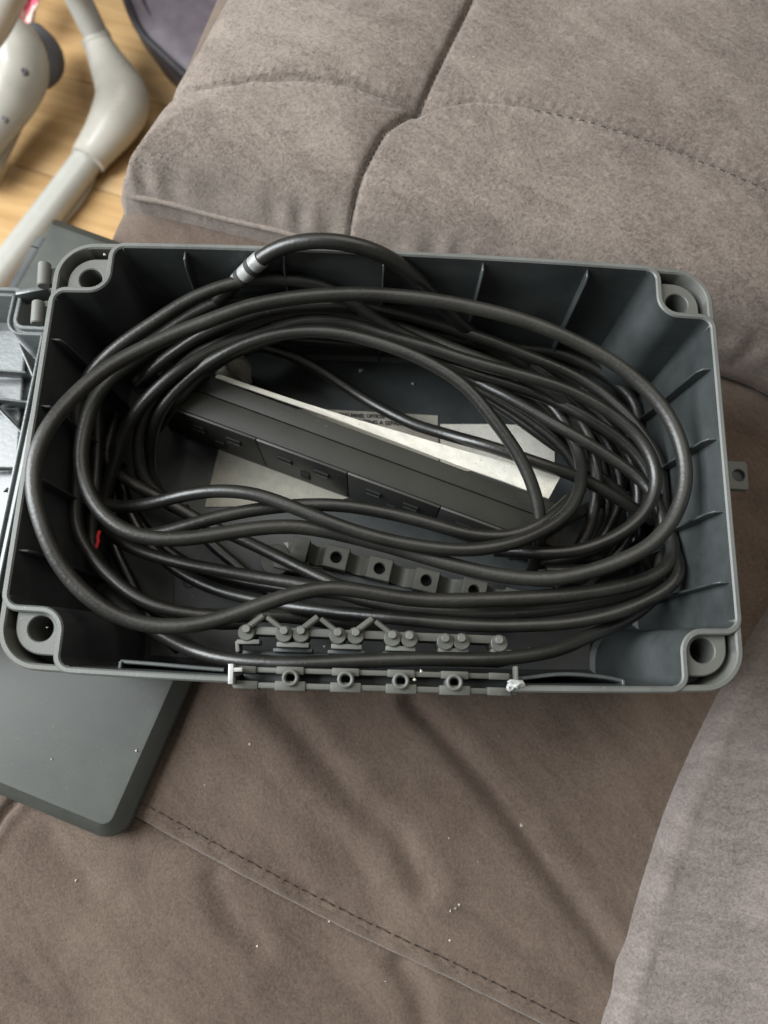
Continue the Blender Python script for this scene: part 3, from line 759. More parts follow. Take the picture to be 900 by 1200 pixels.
bm.faces.new(L[-1]); from_bm('mounting_tab', bm, 'lug', sbox)
p = at(846, 558, 0.072); block('tab_arm', frame(p), (0.024, 0.012, 0.003), 'box', sbox)
def rail(pts, z0_, z1_, th, mat='box', nm='guide_rail'):
    P = np.array([tuple(at(x, y, z1_))[:2] for x, y in pts]); C = catmull([(*q, 0) for q in P], 0.003)[:, :2]
    T = np.gradient(C, axis=0); T /= np.linalg.norm(T, axis=1)[:, None]; Nn = np.stack([-T[:, 1], T[:, 0]], 1)
    V = []; Fs = []
    for (x, y), (nx_, ny_) in zip(C, Nn):
        for off, z in ((-th/2, z0_), (-th/2, z1_-0.0004), (-th/2+0.0004, z1_), (th/2-0.0004, z1_), (th/2, z1_-0.0004), (th/2, z0_)): V.append((x+nx_*off, y+ny_*off, z))
    for i in range(len(C)-1):
        for k in range(6): Fs.append((i*6+k, i*6+(k+1) % 6, (i+1)*6+(k+1) % 6, (i+1)*6+k))
    Fs.append(tuple(range(6))); Fs.append(tuple((len(C)-1)*6+k for k in range(6))[::-1])
    return link_mesh(nm, V, Fs, mat, sbox, True, 35)
rail([(612, 795), (660, 790), (705, 793), (731, 798)], ZF+0.01, ZR-0.012, 0.0018)
rail([(141, 775), (180, 778), (225, 782), (262, 785)], ZF+0.01, ZR-0.012, 0.0018)
rail([(731, 797), (732, 806)], ZF+0.01, ZR-0.011, 0.0016); rail([(141, 775), (139, 788)], ZF+0.01, ZR-0.011, 0.0016)
# torn shiny corners of the gate opening
def shard(cx, cy, s, z, n):
    bm = bmesh.new(); rr = random.Random(n)
    p = at(cx, cy, z)
    bmesh.ops.create_icosphere(bm, subdivisions=2, radius=1.0)
    for v_ in bm.verts:
        q = v_.co; k = 0.55+0.9*rr.random()
        v_.co = Vector((p.x+q.x*s[0]*k, p.y+q.y*s[1]*k, p.z+q.z*s[2]*k))
    from_bm('torn_edge', bm, 'torn', sbox, 10)
shard(603, 801, (0.0036, 0.0022, 0.0022), ZR+0.0004, 1); shard(598, 806, (0.0020, 0.0014, 0.002), ZR-0.001, 2)
block('torn_edge', frame(at(272, 790, ZR), zrot=0.05), (0.0022, 0.0085, 0.0075), 'torn', sbox, 0.0003)
block('torn_edge', frame(at(277, 785, ZR+0.001), zrot=0.05), (0.0058, 0.0018, 0.005), 'torn', sbox, 0.0003)
block('torn_edge', frame(at(604, 789, ZR-0.002), zrot=0.02), (0.0014, 0.006, 0.006), 'lug', sbox, 0.0003)
# gate rails (outer row): two rails, four tubes, plates
zg = ZR-0.004
def ystrip(x, a, c): return a[1]+(c[1]-a[1])*(x-a[0])/(c[0]-a[0])
FA, FB = (272, 802), (606, 811); BA, BB = (276, 784), (600, 793)
gate = bpy.data.objects.new('cable_gate', None)
def bar(nm, p, q, wy, hz, mat, par=None, z=None, dz=0.0, bev=0.0004):
    z = zg if z is None else z
    a = at(*p, z); c = at(*q, z); mid = (a+c)/2; mid.z = z-hz/2+dz
    return block(nm, frame(mid, c-a), ((c-a).length, wy, hz), mat, par or sbox, bev)
front = bar('gate_rail', FA, FB, 0.0026, 0.016, 'clamp'); back = bar('gate_rail', BA, BB, 0.0024, 0.016, 'clamp', dz=-0.001)
web = bar('gate_web', (280, 793), (598, 802), 0.0045, 0.004, 'box', dz=-0.012)
for cx in (340, 405, 470, 533):
    yf = ystrip(cx, FA, FB); yb = ystrip(cx, BA, BB)
    bar('clip_plate', (cx-18, yf-0.5), (cx+18, yf+0.5), 0.0042, 0.012, 'clamp', front, dz=0.0008)
    bar('clip_plate', (cx-16, yb-0.5), (cx+16, yb+0.5), 0.0034, 0.012, 'clamp', back, dz=0.0004)
    bm = bmesh.new(); c = at(cx, (yf+yb)/2-0.5, zg+0.003); ring_bm(bm, c, 0.0021, 0.0037, zg-0.012, zg+0.003, 24, 0.0006); from_bm('screw_tube', bm, 'lug', sbox)
for cx in (288, 585):
    bar('clip_plate', (cx-14, ystrip(cx, FA, FB)-0.5), (cx+14, ystrip(cx, FA, FB)+0.5), 0.0036, 0.012, 'clamp', front, dz=0.0006)
    bar('clip_plate', (cx-12, ystrip(cx, BA, BB)-0.5), (cx+12, ystrip(cx, BA, BB)+0.5), 0.003, 0.012, 'clamp', back, dz=0.0003)
bpy.data.objects.remove(gate)
# inner row: bar with pegs, scallops and leaning pins
zi = 0.112
IA, IB = (284, 738), (592, 750)
ib = bar('peg_bar', IA, IB, 0.0038, 0.014, 'clamp', z=zi-0.003)
pegs = [(289, 737, 1), (333, 739, -1), (353, 739, 1), (396, 741, -1), (417, 741, 1), (460, 744, -1), (480, 745, 0), (522, 748, 0), (541, 748, 0), (585, 750, 0)]
for x, y, k in pegs:
    c = at(x, y, zi); bm = bmesh.new()
    cyl_between(bm, (c.x, c.y, zi-0.012), (c.x, c.y, zi+0.0015), 0.0021, 0.0019, 16, 0.0003); pg = from_bm('peg', bm, 'lug', sbox)
    c2 = at(x, y+4, zi-0.003); bm = bmesh.new(); cyl_between(bm, (c2.x, c2.y, zi-0.018), (c2.x, c2.y, zi-0.002), 0.0040, None, 20, 0.0004); from_bm('peg_collar', bm, 'clamp', pg)
    if k:
        a = at(x+2*k, y-2, zi-0.001); q = at(x+20*k, y-16, zi-0.001); bm = bmesh.new(); cyl_between(bm, a, q, 0.0017 if k > 0 else 0.0013, None, 10); from_bm('pin', bm, 'clamp', pg)
for x0, x1 in ((324, 362), (388, 424), (452, 487), (514, 549), (576, 600)):
    y = ystrip((x0+x1)/2, (300, 754), (590, 764))
    bar('clip_plate', (x0, y-0.6), (x1, y+0.6), 0.0024, 0.012, 'lug', ib, z=zi-0.004)
    bar('clip_plate', (x0-4, y+6), (x1+4, y+7), 0.0020, 0.010, 'box', ib, z=zi-0.010)
bar('bracket_bar', (277, 752), (304, 752), 0.0022, 0.010, 'lug', z=zi-0.003); bar('bracket_bar', (277.5, 751), (278.5, 764), 0.0018, 0.010, 'lug', z=zi-0.0035)
bar('peg_rail', (278, 765), (598, 776), 0.0030, 0.03, 'box', z=zi-0.018)
# box floor bosses
for x, y in ((222, 681), (322, 655)):
    c = at(x, y, ZF); bm = bmesh.new(); ring_bm(bm, c, 0.0030, 0.0040, ZF-0.001, ZF+0.0012, 24, 0.0003); from_bm('floor_boss', bm, 'box', sbox)
bar('floor_seam', (203, 630), (203, 712), 0.0009, 0.0014, 'box', z=ZF+0.0007, bev=0.0002); bar('floor_seam', (203, 712), (290, 712), 0.0009, 0.0014, 'box', z=ZF+0.0007, bev=0.0002)

# ------------------------------------------------------------------ open lid beside the box
L_c = at(74, 336, 0.062); L_d = at(7, 660, 0.062)
ry = (L_c-L_d).normalized(); rx = Vector((ry.y, -ry.x, 0))
lid_c = L_c - ry*(B/2) - rx*(W/2)
lid = empty('box_lid', (lid_c.x, lid_c.y, 0.03), 'open grey box lid with a double rim groove, inside up, left of the storage box', 'lid')
lm4 = Matrix(((rx.x, ry.x, 0, lid_c.x), (rx.y, ry.y, 0, lid_c.y), (0, 0, 1, 0), (0, 0, 0, 1)))
lm4 = lm4 @ Matrix.Translation((W/2, 0, 0.062)) @ Matrix.Rotation(math.radians(-5), 4, 'Y') @ Matrix.Translation((-W/2, 0, -0.062))
lz = 0.062
conl = densify(notched(W, B, 0.002, 0.0245, 0.0265, 0.004, 0.005), 0.012)
tub('shell', conl, [(0.012, 0.0215), (0.006, 0.024), (-0.0005, lz-0.004), (-0.0005, lz-0.0005), (0.0, lz), (0.0016, lz), (0.0020, lz-0.0005), (0.0022, lz-0.0028), (0.0038, lz-0.0028), (0.0041, lz-0.0006), (0.0046, lz-0.0002), (0.0054, lz-0.0002), (0.0058, lz-0.0008), (0.0085, 0.034), (0.0125, 0.031)],
    'lid', lid, lm4, bul=False)
def lidp(px, py, z):
    return at(px, py, z)
def lbar(nm, p, q, wy, z0_, z1_, mat='lid'):
    a = at(*p, z1_); c = at(*q, z1_); mid = (a+c)/2; mid.z = (z0_+z1_)/2
    return block(nm, frame(mid, c-a), ((c-a).length, wy, z1_-z0_), mat, lid, 0.0005)
lbar('cross_rib', (-130, 452), (34, 471), 0.0014, 0.030, 0.044); lbar('diagonal_rib', (-40, 440), (29, 511), 0.0012, 0.030, 0.040)
lbar('cross_rib', (-130, 545), (14, 548), 0.0012, 0.030, 0.036); lbar('cross_rib', (-130, 424), (30, 436), 0.0012, 0.030, 0.040)
lbar('side_web', (22, 402), (38, 440), 0.0012, 0.030, 0.056)
for x, y in ((27, 499), (8, 573)):
    bm = bmesh.new(); c = at(x, y, 0.056); cyl_between(bm, c+Vector((-0.002, 0, -0.004)), c+Vector((0.001, 0, 0.0)), 0.0020, 0.0006, 3, 0.0001); from_bm('clip', bm, 'black', lid)
lbar('hinge_tab', (18, 343), (55, 336), 0.0030, lz-0.010, lz+0.002)

# ------------------------------------------------------------------ power strip in the box
ZS = 0.082
bl, br_ = at(192, 422, ZS), at(668, 596, ZS)           # back edge
flf = at(178, 467, ZS)                                 # front edge, left
sx_ = (br_-bl).normalized(); sy_ = Vector((-sx_.y, sx_.x, 0)); SL = (br_-bl).length; ST = abs((flf-bl).dot(sy_))
lead = empty('extension_lead', (0, 0, ZF), 'black four-gang extension lead with its long cable coiled inside the storage box', 'extension lead')
so = bl + sx_*(SL/2) - sy_*(ST/2)
sm4 = Matrix(((sx_.x, sy_.x, 0, so.x), (sx_.y, sy_.y, 0, so.y), (0, 0, 1, 0), (0, 0, 0, 1)))
HS = ZS-ZF-0.0005
zc = ZF+0.0005+HS/2
th_b = ST*0.42; th_f = ST-th_b-0.0002
hb = block('housing_back', sm4 @ Matrix.Translation((0, ST/2-th_b/2, zc)), (SL, th_b, HS), 'strip', lead, 0.0006, 2)
hf = block('housing_front', sm4 @ Matrix.Translation((0, -ST/2+th_f/2, zc-0.0002)), (SL, th_f, HS-0.0004), 'strip', lead, 0.0008, 2)
mod = SL*0.9/4
for i in range(4):
    x = -SL*0.45+mod*(i+0.5)
    mo = block('socket_module', sm4 @ Matrix.Translation((x, -ST/2-0.0004, zc)), (mod-0.0004, 0.002, HS-0.003), 'face', lead, 0.0005)
    for dx in (-0.011, 0.011):
        sl_o = block('slot', sm4 @ Matrix.Translation((x+dx, -ST/2-0.0012, zc+0.008)), (0.0086, 0.0026, 0.0062), 'black', mo, 0.0002, 1)  # solid dark box, its black standing for the shade inside the opening
        block('slot_highlight', sm4 @ Matrix.Translation((x+dx, -ST/2-0.0020, zc+0.0056)), (0.0078, 0.0016, 0.0016), 'clamp', mo, 0.0002, 1)  # lighter bar paints the highlight on the slot's lower inner edge
    block('slot', sm4 @ Matrix.Translation((x, -ST/2-0.0012, zc-0.009)), (0.0056, 0.0026, 0.0098), 'black', mo, 0.0002, 1)
# white adhesive tape along the back edge
tp = [(255, 438), (305, 455), (353, 471), (420, 492), (472, 507), (536, 526), (599, 543), (657, 558)]
tb = [(252, 442), (327, 468), (380, 486), (420, 501), (478, 523), (536, 545), (593, 565), (643, 584)]
V = []; Fs = []
for k, (a, c) in enumerate(zip(tp, tb)):
    pa = at(*a, ZS-0.002-0.001*k/7); pc = at(*c, ZS+0.0016)
    for q, dz in ((pa, -0.0014), (pa, 0), (pc, 0), (pc, -0.0014)): V.append((q.x, q.y, q.z+dz))
for k in range(7):
    for j in range(4): Fs.append((k*4+j, k*4+(j+1) % 4, (k+1)*4+(j+1) % 4, (k+1)*4+j))
Fs += [(0, 1, 2, 3), (31, 30, 29, 28)]
link_mesh('adhesive_tape', V, Fs, 'tape', lead, False)

# ------------------------------------------------------------------ labels on the box floor
def sheet(nm, pts, z, mat, th=0.0004):
    V = [tuple(at(x, y, z)) for x, y in pts]; n = len(V); V += [(x, y, z-th) for x, y, z in V]
    return link_mesh(nm, V, [tuple(range(n))[::-1], tuple(range(n, 2*n))]+[(k, (k+1) % n, n+(k+1) % n, n+k) for k in range(n)], mat, None, False)
l1 = sheet('paper_label', [(268, 478), (388, 480), (513, 487), (514, 560), (370, 592), (240, 594), (254, 536)], ZF+0.0012, 'paper')
tag(l1, 'printed beige paper label stuck on the box floor beneath the power strip', 'label')
l2 = sheet('paper_label', [(516, 497), (590, 497), (640, 500), (650, 508), (650, 552), (516, 552)], ZF+0.0010, 'tape')
tag(l2, 'plain white paper label under the crossing cables right of the printed one', 'label')
def text(body, px, py, px2, py2, hpx, par):
    cu = bpy.data.curves.new('print', 'FONT'); cu.body = body; cu.size = 1.0; cu.offset = 0.018
    o = bpy.data.objects.new('print', cu); COL.objects.link(o)
    bpy.context.view_layer.update(); dg = bpy.context.evaluated_depsgraph_get()
    me = bpy.data.meshes.new_from_object(o.evaluated_get(dg)); bpy.data.objects.remove(o)
    me.materials.clear(); me.materials.append(MAT['ink'])
    z = ZF+0.0017; a = at(px, py, z); c = at(px2, py2, z); d = (c-a).normalized(); yv = Vector((-d.y, d.x, 0))
    xs = [v_.co.x for v_ in me.vertices]; wid = max(xs)-min(xs); kx = (c-a).length/wid; ky = (at(px, py-hpx, z)-a).length/0.72
    for v_ in me.vertices:
        q = a+d*(v_.co.x*kx)+yv*(v_.co.y*ky); v_.co = q
    to = bpy.data.objects.new('print', me); COL.objects.link(to); to.parent = par
text('MOUNTING PANEL OPTION', 378, 487.5, 450, 490.5, 4.8, l1)
text('MOUNTING A SEPARATE', 405, 495, 481, 499.5, 4.8, l1)
# crumpled beige scrap by the strip's end
bm = bmesh.new(); bmesh.ops.create_icosphere(bm, subdivisions=3, radius=1.0); c = at(276, 436, ZF+0.02)
for v_ in bm.verts:
    q = v_.co.copy(); k = 1+0.35*noise.noise(q*1.7)+0.12*noise.noise(q*5)
    v_.co = Vector((c.x+q.x*0.011*k, c.y+q.y*0.0075*k, c.z+q.z*0.018*k))
sc = from_bm('plastic_scrap', bm, 'paper'); tag(sc, 'crumpled beige plastic scrap at the left end of the power strip', 'scrap')

# ------------------------------------------------------------------ loose cable clamp comb lying in the box
zc_ = 0.060
comb = empty('cable_clamp', tuple(at(470, 672, zc_-0.014)), 'loose grey cable clamp strip with square screw blocks and curved saddles inside the box', 'cable clamp')
bx = [(351, 644), (394, 653), (445, 666), (500, 680), (556, 692), (606, 704)]
cd = (at(556, 692, zc_)-at(394, 653, zc_)).normalized(); cn = Vector((-cd.y, cd.x, 0))
for i, (x, y) in enumerate(bx):
    if i == 0:
        block('end_block', frame(at(x, y, zc_)-Vector((0, 0, 0.0065)), cd), (0.0092, 0.0136, 0.013), 'clamp', comb); continue
    c = at(x, y, zc_); n = 32; bm = bmesh.new(); L = []
    hx_, hy_ = (0.0066, 0.0062) if i else (0.0048, 0.0068)
    def rh(th):
        dx, dy = abs(math.cos(th)), abs(math.sin(th)); return min(hx_/dx if dx > 1e-9 else 9, hy_/dy if dy > 1e-9 else 9)
    ths = sorted([2*math.pi*k/n for k in range(n)]+[math.atan2(hy_*sy, hx_*sx) % (2*math.pi) for sx in (1, -1) for sy in (1, -1)])
    for f, z in ((lambda h: h, -0.013), (lambda h: h, -0.0005), (lambda h: h-0.0005, 0.0), (lambda h: 0.0035, 0.0), (lambda h: 0.0031, -0.0005), (lambda h: 0.0031, -0.010)):
        L.append([bm.verts.new(c+cd*(f(rh(t))*math.cos(t))+cn*(f(rh(t))*math.sin(t))+Vector((0, 0, z))) for t in ths])
    n = len(ths)
    for a, b_ in zip(L, L[1:]):
        for k in range(n): bm.faces.new((a[k], a[(k+1) % n], b_[(k+1) % n], b_[k]))
    bm.faces.new(L[-1]); blk = from_bm('screw_block', bm, 'clamp', comb)
    bm = bmesh.new(); cyl_between(bm, c+Vector((0, 0, -0.0099)), c+Vector((0, 0, -0.0075)), 0.0029, None, 16, 0.0002); from_bm('hole', bm, 'black', blk)
for (x0, y0), (x1, y1) in zip(bx, bx[1:]):
    a = at(x0, y0, zc_)+cd*0.006; c = at(x1, y1, zc_)-cd*0.006; V = []; Fs = []
    for k in range(13):
        t = k/12; q = a+(c-a)*t; dz = -0.0085*math.sin(math.pi*t)**0.6
        for off, lz_ in ((-0.0052, dz-0.0004), (0.0052, dz-0.0004), (0.0052, -0.0128), (-0.0052, -0.0128)):
            V.append((q.x+cn.x*off, q.y+cn.y*off, q.z+lz_))
    for k in range(12):
        for j in range(4): Fs.append((k*4+j, k*4+(j+1) % 4, k*4+4+(j+1) % 4, k*4+4+j))
    Fs += [(0, 1, 2, 3), (51, 50, 49, 48)]
    link_mesh('saddle', V, Fs, 'clamp', comb, True, 40)
bm = bmesh.new(); c = at(323, 656, 0.050); cyl_between(bm, c-Vector((0, 0, 0.018)), c, 0.0092, 0.0090, 24, 0.0006); from_bm('end_disc', bm, 'clamp', comb)
c = at(338, 660, 0.046); block('end_web', frame(c, cd), (0.014, 0.010, 0.014), 'clamp', comb)
a = at(360, 668, zc_-0.012); c = at(610, 722, zc_-0.012)
block('base_flange', frame((a+c)/2, c-a), ((c-a).length, 0.004, 0.004), 'box', comb)

# ------------------------------------------------------------------ coiled cable
RC = 0.0035
ST_ = {  # (px, py, z)
 'A': [(786, 618, .080), (791, 645, .086), (785, 663, .090), (760, 679, .093), (717, 690, .096), (667, 697, .098), (613, 701, .099), (560, 703, .099), (510, 704, .100), (470, 701, .102), (433, 694, .105), (387, 688, .108), (343, 696, .110), (300, 711, .112), (250, 728, .113), (207, 735, .115), (167, 732, .117), (127, 717, .119), (90, 688, .123), (65, 655, .128), (48, 612, .133), (39, 580, .135), (38, 550, .136), (44, 524, .135), (57, 499, .133), (76, 475, .129), (100, 451, .126), (131, 428, .122), (187, 399, .121), (243, 376, .121), (299, 357, .121), (355, 348, .121), (420, 344, .120), (487, 349, .119), (553, 360, .118), (620, 378, .117), (678, 402, .116), (731, 433, .115), (776, 476, .114), (798, 520, .114), (803, 564, .114), (793, 602, .113), (767, 636, .111), (731, 656, .109), (687, 671, .107), (642, 679, .105), (589, 675, .102), (533, 663, .099), (493, 651, .098), (440, 636, .098), (400, 626, .099), (350, 617, .102), (300, 619, .106), (250, 627, .109), (213, 632, .111), (173, 631, .112), (140, 620, .113), (113, 596, .113), (98, 564, .113), (94, 532, .112), (100, 497, .111), (112, 464, .108), (132, 441, .104), (160, 420, .098), (200, 398, .09)],
 'G': [(110, 588, .080), (133, 594, .084), (167, 593, .092), (200, 584, .101), (250, 575, .106), (300, 579, .108), (350, 597, .107), (400, 617, .106), (450, 632, .105), (493, 640, .105), (547, 645, .105), (600, 637, .104), (640, 620, .101), (665, 602, .097), (680, 573, .090), (681, 540, .082), (668, 508, .075), (645, 474, .070), (600, 446, .066), (540, 422, .062), (480, 405, .06), (400, 385, .06), (330, 378, .062)],
 'B2': [(170, 628, .101), (200, 622, .102), (250, 607, .102), (300, 597, .100), (350, 592, .098), (400, 592, .098), (450, 600, .098), (500, 612, .098), (547, 626, .097), (600, 628, .094), (640, 610, .090), (668, 585, .086)],
 'I': [(560, 428, .080), (522, 412, .083), (484, 398, .087), (447, 377, .094), (416, 357, .102), (387, 337, .110), (350, 328, .114), (320, 326, .115), (290, 329, .115), (258, 336, .115), (220, 352, .115), (187, 373, .114), (140, 405, .112), (105, 438, .108), (85, 475, .100), (77, 515, .093), (76, 557, .089), (81, 597, .087), (97, 637, .086), (120, 667, .086), (150, 693, .087), (183, 711, .088), (233, 721, .088), (280, 722, .084), (330, 722, .077), (390, 730, .066), (450, 738, .058)],
 'H1': [(215, 600, .045), (190, 590, .050), (178, 560, .058), (176, 532, .066), (183, 490, .082), (206, 457, .094), (243, 426, .101), (289, 402, .106), (336, 390, .108), (380, 388, .109), (420, 395, .109), (464, 408, .109), (509, 428, .109), (549, 456, .108), (576, 489, .106), (602, 524, .103), (621, 560, .099), (632, 596, .093), (634, 625, .083), (628, 655, .070), (618, 680, .06)],
 'H2': [(120, 590, .062), (134, 545, .072), (146, 504, .084), (173, 467, .093), (210, 434, .099), (257, 407, .102), (303, 394, .102), (350, 378, .099), (409, 379, .097), (447, 391, .096), (503, 407, .096), (553, 424, .096), (620, 442, .096), (669, 458, .095), (713, 482, .095), (749, 511, .094), (769, 547, .093), (768, 578, .092), (749, 609, .090), (713, 633, .088), (669, 647, .085), (633, 648, .082), (580, 645, .078)],
 'H3': [(195, 585, .055), (170, 565, .060), (161, 525, .070), (168, 488, .080), (190, 455, .086), (225, 420, .090), (258, 398, .090), (310, 372, .089), (371, 362, .088), (430, 372, .086), (480, 388, .084), (540, 412, .082), (611, 440, .078), (660, 470, .075), (690, 510, .073), (700, 565, .070), (692, 613, .066), (674, 650, .060), (640, 680, .055)],
 'K': [(160, 450, .085), (200, 415, .096), (260, 380, .102), (320, 362, .102), (390, 357, .099), (440, 362, .094), (487, 372, .088), (553, 392, .080), (611, 414, .076), (669, 438, .074), (709, 463, .074), (745, 498, .075), (776, 545, .077), (784, 580, .078), (776, 622, .078), (750, 650, .078), (700, 668, .077), (640, 668, .075)],
 'N': [(500, 420, .070), (553, 444, .074), (598, 467, .078), (651, 498, .080), (709, 532, .080), (752, 563, .080), (772, 590, .080), (778, 630, .082)],
 'N2': [(470, 410, .052), (544, 450, .056), (598, 484, .060), (642, 516, .064), (690, 548, .062), (740, 590, .058), (780, 620, .056)],
 'O': [(600, 420, .050), (650, 455, .052), (700, 500, .054), (725, 550, .054), (722, 600, .052), (690, 650, .05), (650, 690, .05)],
 'L': [(280, 398, .070), (333, 413, .062), (371, 431, .054), (409, 456, .050), (447, 479, .052), (484, 497, .060), (509, 505, .070), (540, 514, .082), (576, 524, .090), (633, 544, .089), (680, 560, .084), (730, 588, .076), (765, 610, .07)],
 'C': [(92, 575, .058), (115, 612, .063), (150, 640, .068), (200, 657, .072), (250, 667, .073), (300, 676, .074), (350, 684, .077), (395, 694, .079), (445, 708, .082), (500, 716, .084), (560, 719, .085), (620, 717, .085), (680, 710, .083), (730, 698, .080), (770, 680, .075), (785, 650, .07)],
 'D': [(140, 560, .048), (152, 600, .050), (172, 636, .050), (207, 668, .052), (250, 690, .058), (300, 703, .067), (347, 712, .078), (400, 718, .086), (450, 723, .092), (500, 728, .094), (560, 733, .095), (610, 733, .096), (667, 730, .096), (717, 720, .096), (760, 703, .095), (790, 684, .093), (806, 660, .089), (801, 633, .082), (790, 605, .075)],
 'E': [(120, 690, .070), (150, 716, .082), (185, 742, .094), (215, 757, .102), (240, 767, .108), (267, 773, .112), (317, 777, .114), (367, 777, .115), (433, 774, .115), (500, 772, .114), (560, 773, .112), (600, 771, .109), (640, 765, .105), (667, 757, .100), (690, 745, .095), (722, 733, .084), (755, 712, .074), (782, 682, .064), (790, 640, .055)],
 'S': [(80, 485, .055), (98, 515, .061), (112, 532, .064), (133, 553, .066), (167, 573, .067), (200, 590, .066), (240, 613, .062), (283, 632, .062), (317, 648, .064), (350, 664, .070), (387, 682, .074), (430, 700, .076)],
 'Q2': [(128, 560, .045), (122, 600, .043), (132, 640, .042), (150, 675, .042), (165, 706, .043), (180, 735, .046), (210, 760, .05)],
 'U': [(215, 595, .036), (240, 630, .036), (275, 660, .036), (310, 690, .038), (350, 715, .04)],
 'U2': [(600, 650, .040), (660, 610, .04), (720, 580, .04), (760, 545, .04), (740, 500, .04), (690, 470, .04)],
 'T': [(255, 352, .098), (275, 333, .110), (290, 318, .120), (306, 303, .130), (333, 288, .140), (371, 281, .145), (409, 285, .144), (447, 297, .138), (477, 316, .127), (500, 338, .112), (522, 362, .096), (550, 388, .080), (590, 415, .062), (640, 445, .05)],
 'V': [(200, 440, .07), (250, 408, .076), (310, 392, .079), (370, 378, .08), (430, 384, .078), (500, 420, .07), (560, 455, .066), (620, 492, .066), (665, 530, .066), (690, 575, .062)],
}
names = list(ST_); strands = []
def more(nm, src, i0, i1, dx, dy, dz):
    ST_[nm] = [(x+dx+3*math.sin(k*0.9+dx), y+dy+3*math.cos(k*0.7+dy), z+dz) for k, (x, y, z) in enumerate(ST_[src][i0:i1])]
more('K2', 'K', 3, 18, 9, -16, -.022); more('K3', 'K', 4, 18, -14, 14, -.030); more('H4', 'H2', 4, 22, -10, 12, -.020)
more('H5', 'H3', 3, 18, 14, 16, -.026); more('H6', 'H1', 1, 9, -14, -10, -.022); more('N3', 'N', 0, 8, 10, -20, -.016)
more('I2', 'I', 7, 24, 14, 10, -.022); more('D2', 'D', 1, 14, -6, -20, -.026); more('O2', 'O', 0, 7, 22, 8, .010); more('V2', 'V', 0, 10, -6, -16, -.012)
names = list(ST_)
for nm in names:
    w_ = [tuple(at(x, y, z)) for x, y, z in ST_[nm]]; strands.append(catmull(w_, 0.0032))
sid = np.concatenate([np.full(len(s), i) for i, s in enumerate(strands)]); P0 = np.concatenate(strands)
idx = np.concatenate([np.arange(len(s)) for s in strands])
D0 = P0-CL; Z0 = P0[:, 2].copy(); Zc = Z0.copy(); NP = len(P0)
def pos(Z):
    k = (Z-CL[2])/D0[:, 2]; P = CL+D0*k[:, None]
    for a_, lim in ((0, W/2), ):
        l_ = lim-TW-DR*np.clip((ZR-Z)/(ZR-ZF), 0, 1)-RC
        l_ = l_+0.012*np.clip((Z-(ZR-0.003))/0.006, 0, 1); P[:, a_] = np.clip(P[:, a_], -l_, l_)
    ly = B/2-TW-DR*np.clip((ZR-Z)/(ZR-ZF), 0, 1)-RC+BUL*0.8
    inside = Z < ZR-0.002
    P[:, 1] = np.where(inside, np.minimum(P[:, 1], ly), P[:, 1])
    return P
MINZ = np.full(NP, ZF+RC+0.0008)
def foot(P, o, xd_, yd_, hx, hy): 
    u = (P[:, 0]-o.x)*xd_.x+(P[:, 1]-o.y)*xd_.y; v_ = (P[:, 0]-o.x)*yd_.x+(P[:, 1]-o.y)*yd_.y
    return (abs(u) < hx) & (abs(v_) < hy)
cb0 = (at(351, 644, zc_)+at(606, 704, zc_))/2; cbl = (at(351, 644, zc_)-at(606, 704, zc_)).length/2
D2 = (2*RC)**2
pairs_ok = (sid[:, None] != sid[None, :]) | (np.abs(idx[:, None]-idx[None, :]) > 9)
pairs_ok &= np.triu(np.ones((NP, NP), bool), 1)
for it in range(70):
    P = pos(Zc)
    dx = P[:, 0][:, None]-P[:, 0][None, :]; dy = P[:, 1][:, None]-P[:, 1][None, :]; h2 = dx*dx+dy*dy
    I, J = np.nonzero((h2 < D2*0.97) & pairs_ok)
    dz = Zc[I]-Zc[J]; need = np.sqrt(D2-h2[I, J]); sg = np.where(Z0[I]-Z0[J] >= 0, 1.0, -1.0)
    gap = need - dz*sg; bad = gap > 0
    mv = np.zeros(NP); cnt = np.zeros(NP)
    np.add.at(mv, I[bad], 0.5*(gap*sg)[bad]); np.add.at(cnt, I[bad], 1); np.add.at(mv, J[bad], -0.5*(gap*sg)[bad]); np.add.at(cnt, J[bad], 1)
    Zc = Zc + 0.6*mv/np.maximum(cnt, 1)
    Zc = Zc + 0.02*(Z0-Zc)
    for s in range(len(strands)):
        q = np.nonzero(sid == s)[0]; z = Zc[q]
        for _ in range(2): z[1:-1] = 0.25*z[:-2]+0.5*z[1:-1]+0.25*z[2:]
        Zc[q] = z
    mz = MINZ.copy(); mz[foot(P, so, sx_, sy_, SL/2+RC, ST/2+RC*0.8)] = ZS+RC+0.001
    mz[foot(P, cb0, cd, cn, cbl+RC, 0.006+RC)] = zc_+RC
    Zc = np.maximum(Zc, np.where(mz > MINZ, np.minimum(mz, Zc+0.006), mz))
Pf = pos(Zc)
for i, nm in enumerate(names):
    q = Pf[sid == i]
    for _ in range(8): q[1:-1] = 0.25*q[:-2]+0.5*q[1:-1]+0.25*q[2:]
    jit = np.array([noise.noise(Vector((k*0.13, i*3.1, 0.5))) for k in range(len(q))])
    q[:, 2] += 0.0005*jit
    tube('cable_loop', q, RC*(1.12 if nm == 'T' else 1.06 if nm == 'A' else 0.96), 'cable' if i % 3 else 'cable2', lead, 18)
    if nm == 'T':
        seg = q[8:17]
        d_ = np.linalg.norm(q-np.array(at(306, 303, .130)), axis=1).argmin(); seg = q[max(0, d_-7):d_+1]
        sl = tube('cable_tag', seg, RC+0.0011, 'tag', lead, 18)
        for k in (1, 4):
            tube('tag_band', seg[k:k+2]*1.0, RC+0.0014, 'ink', sl, 18)

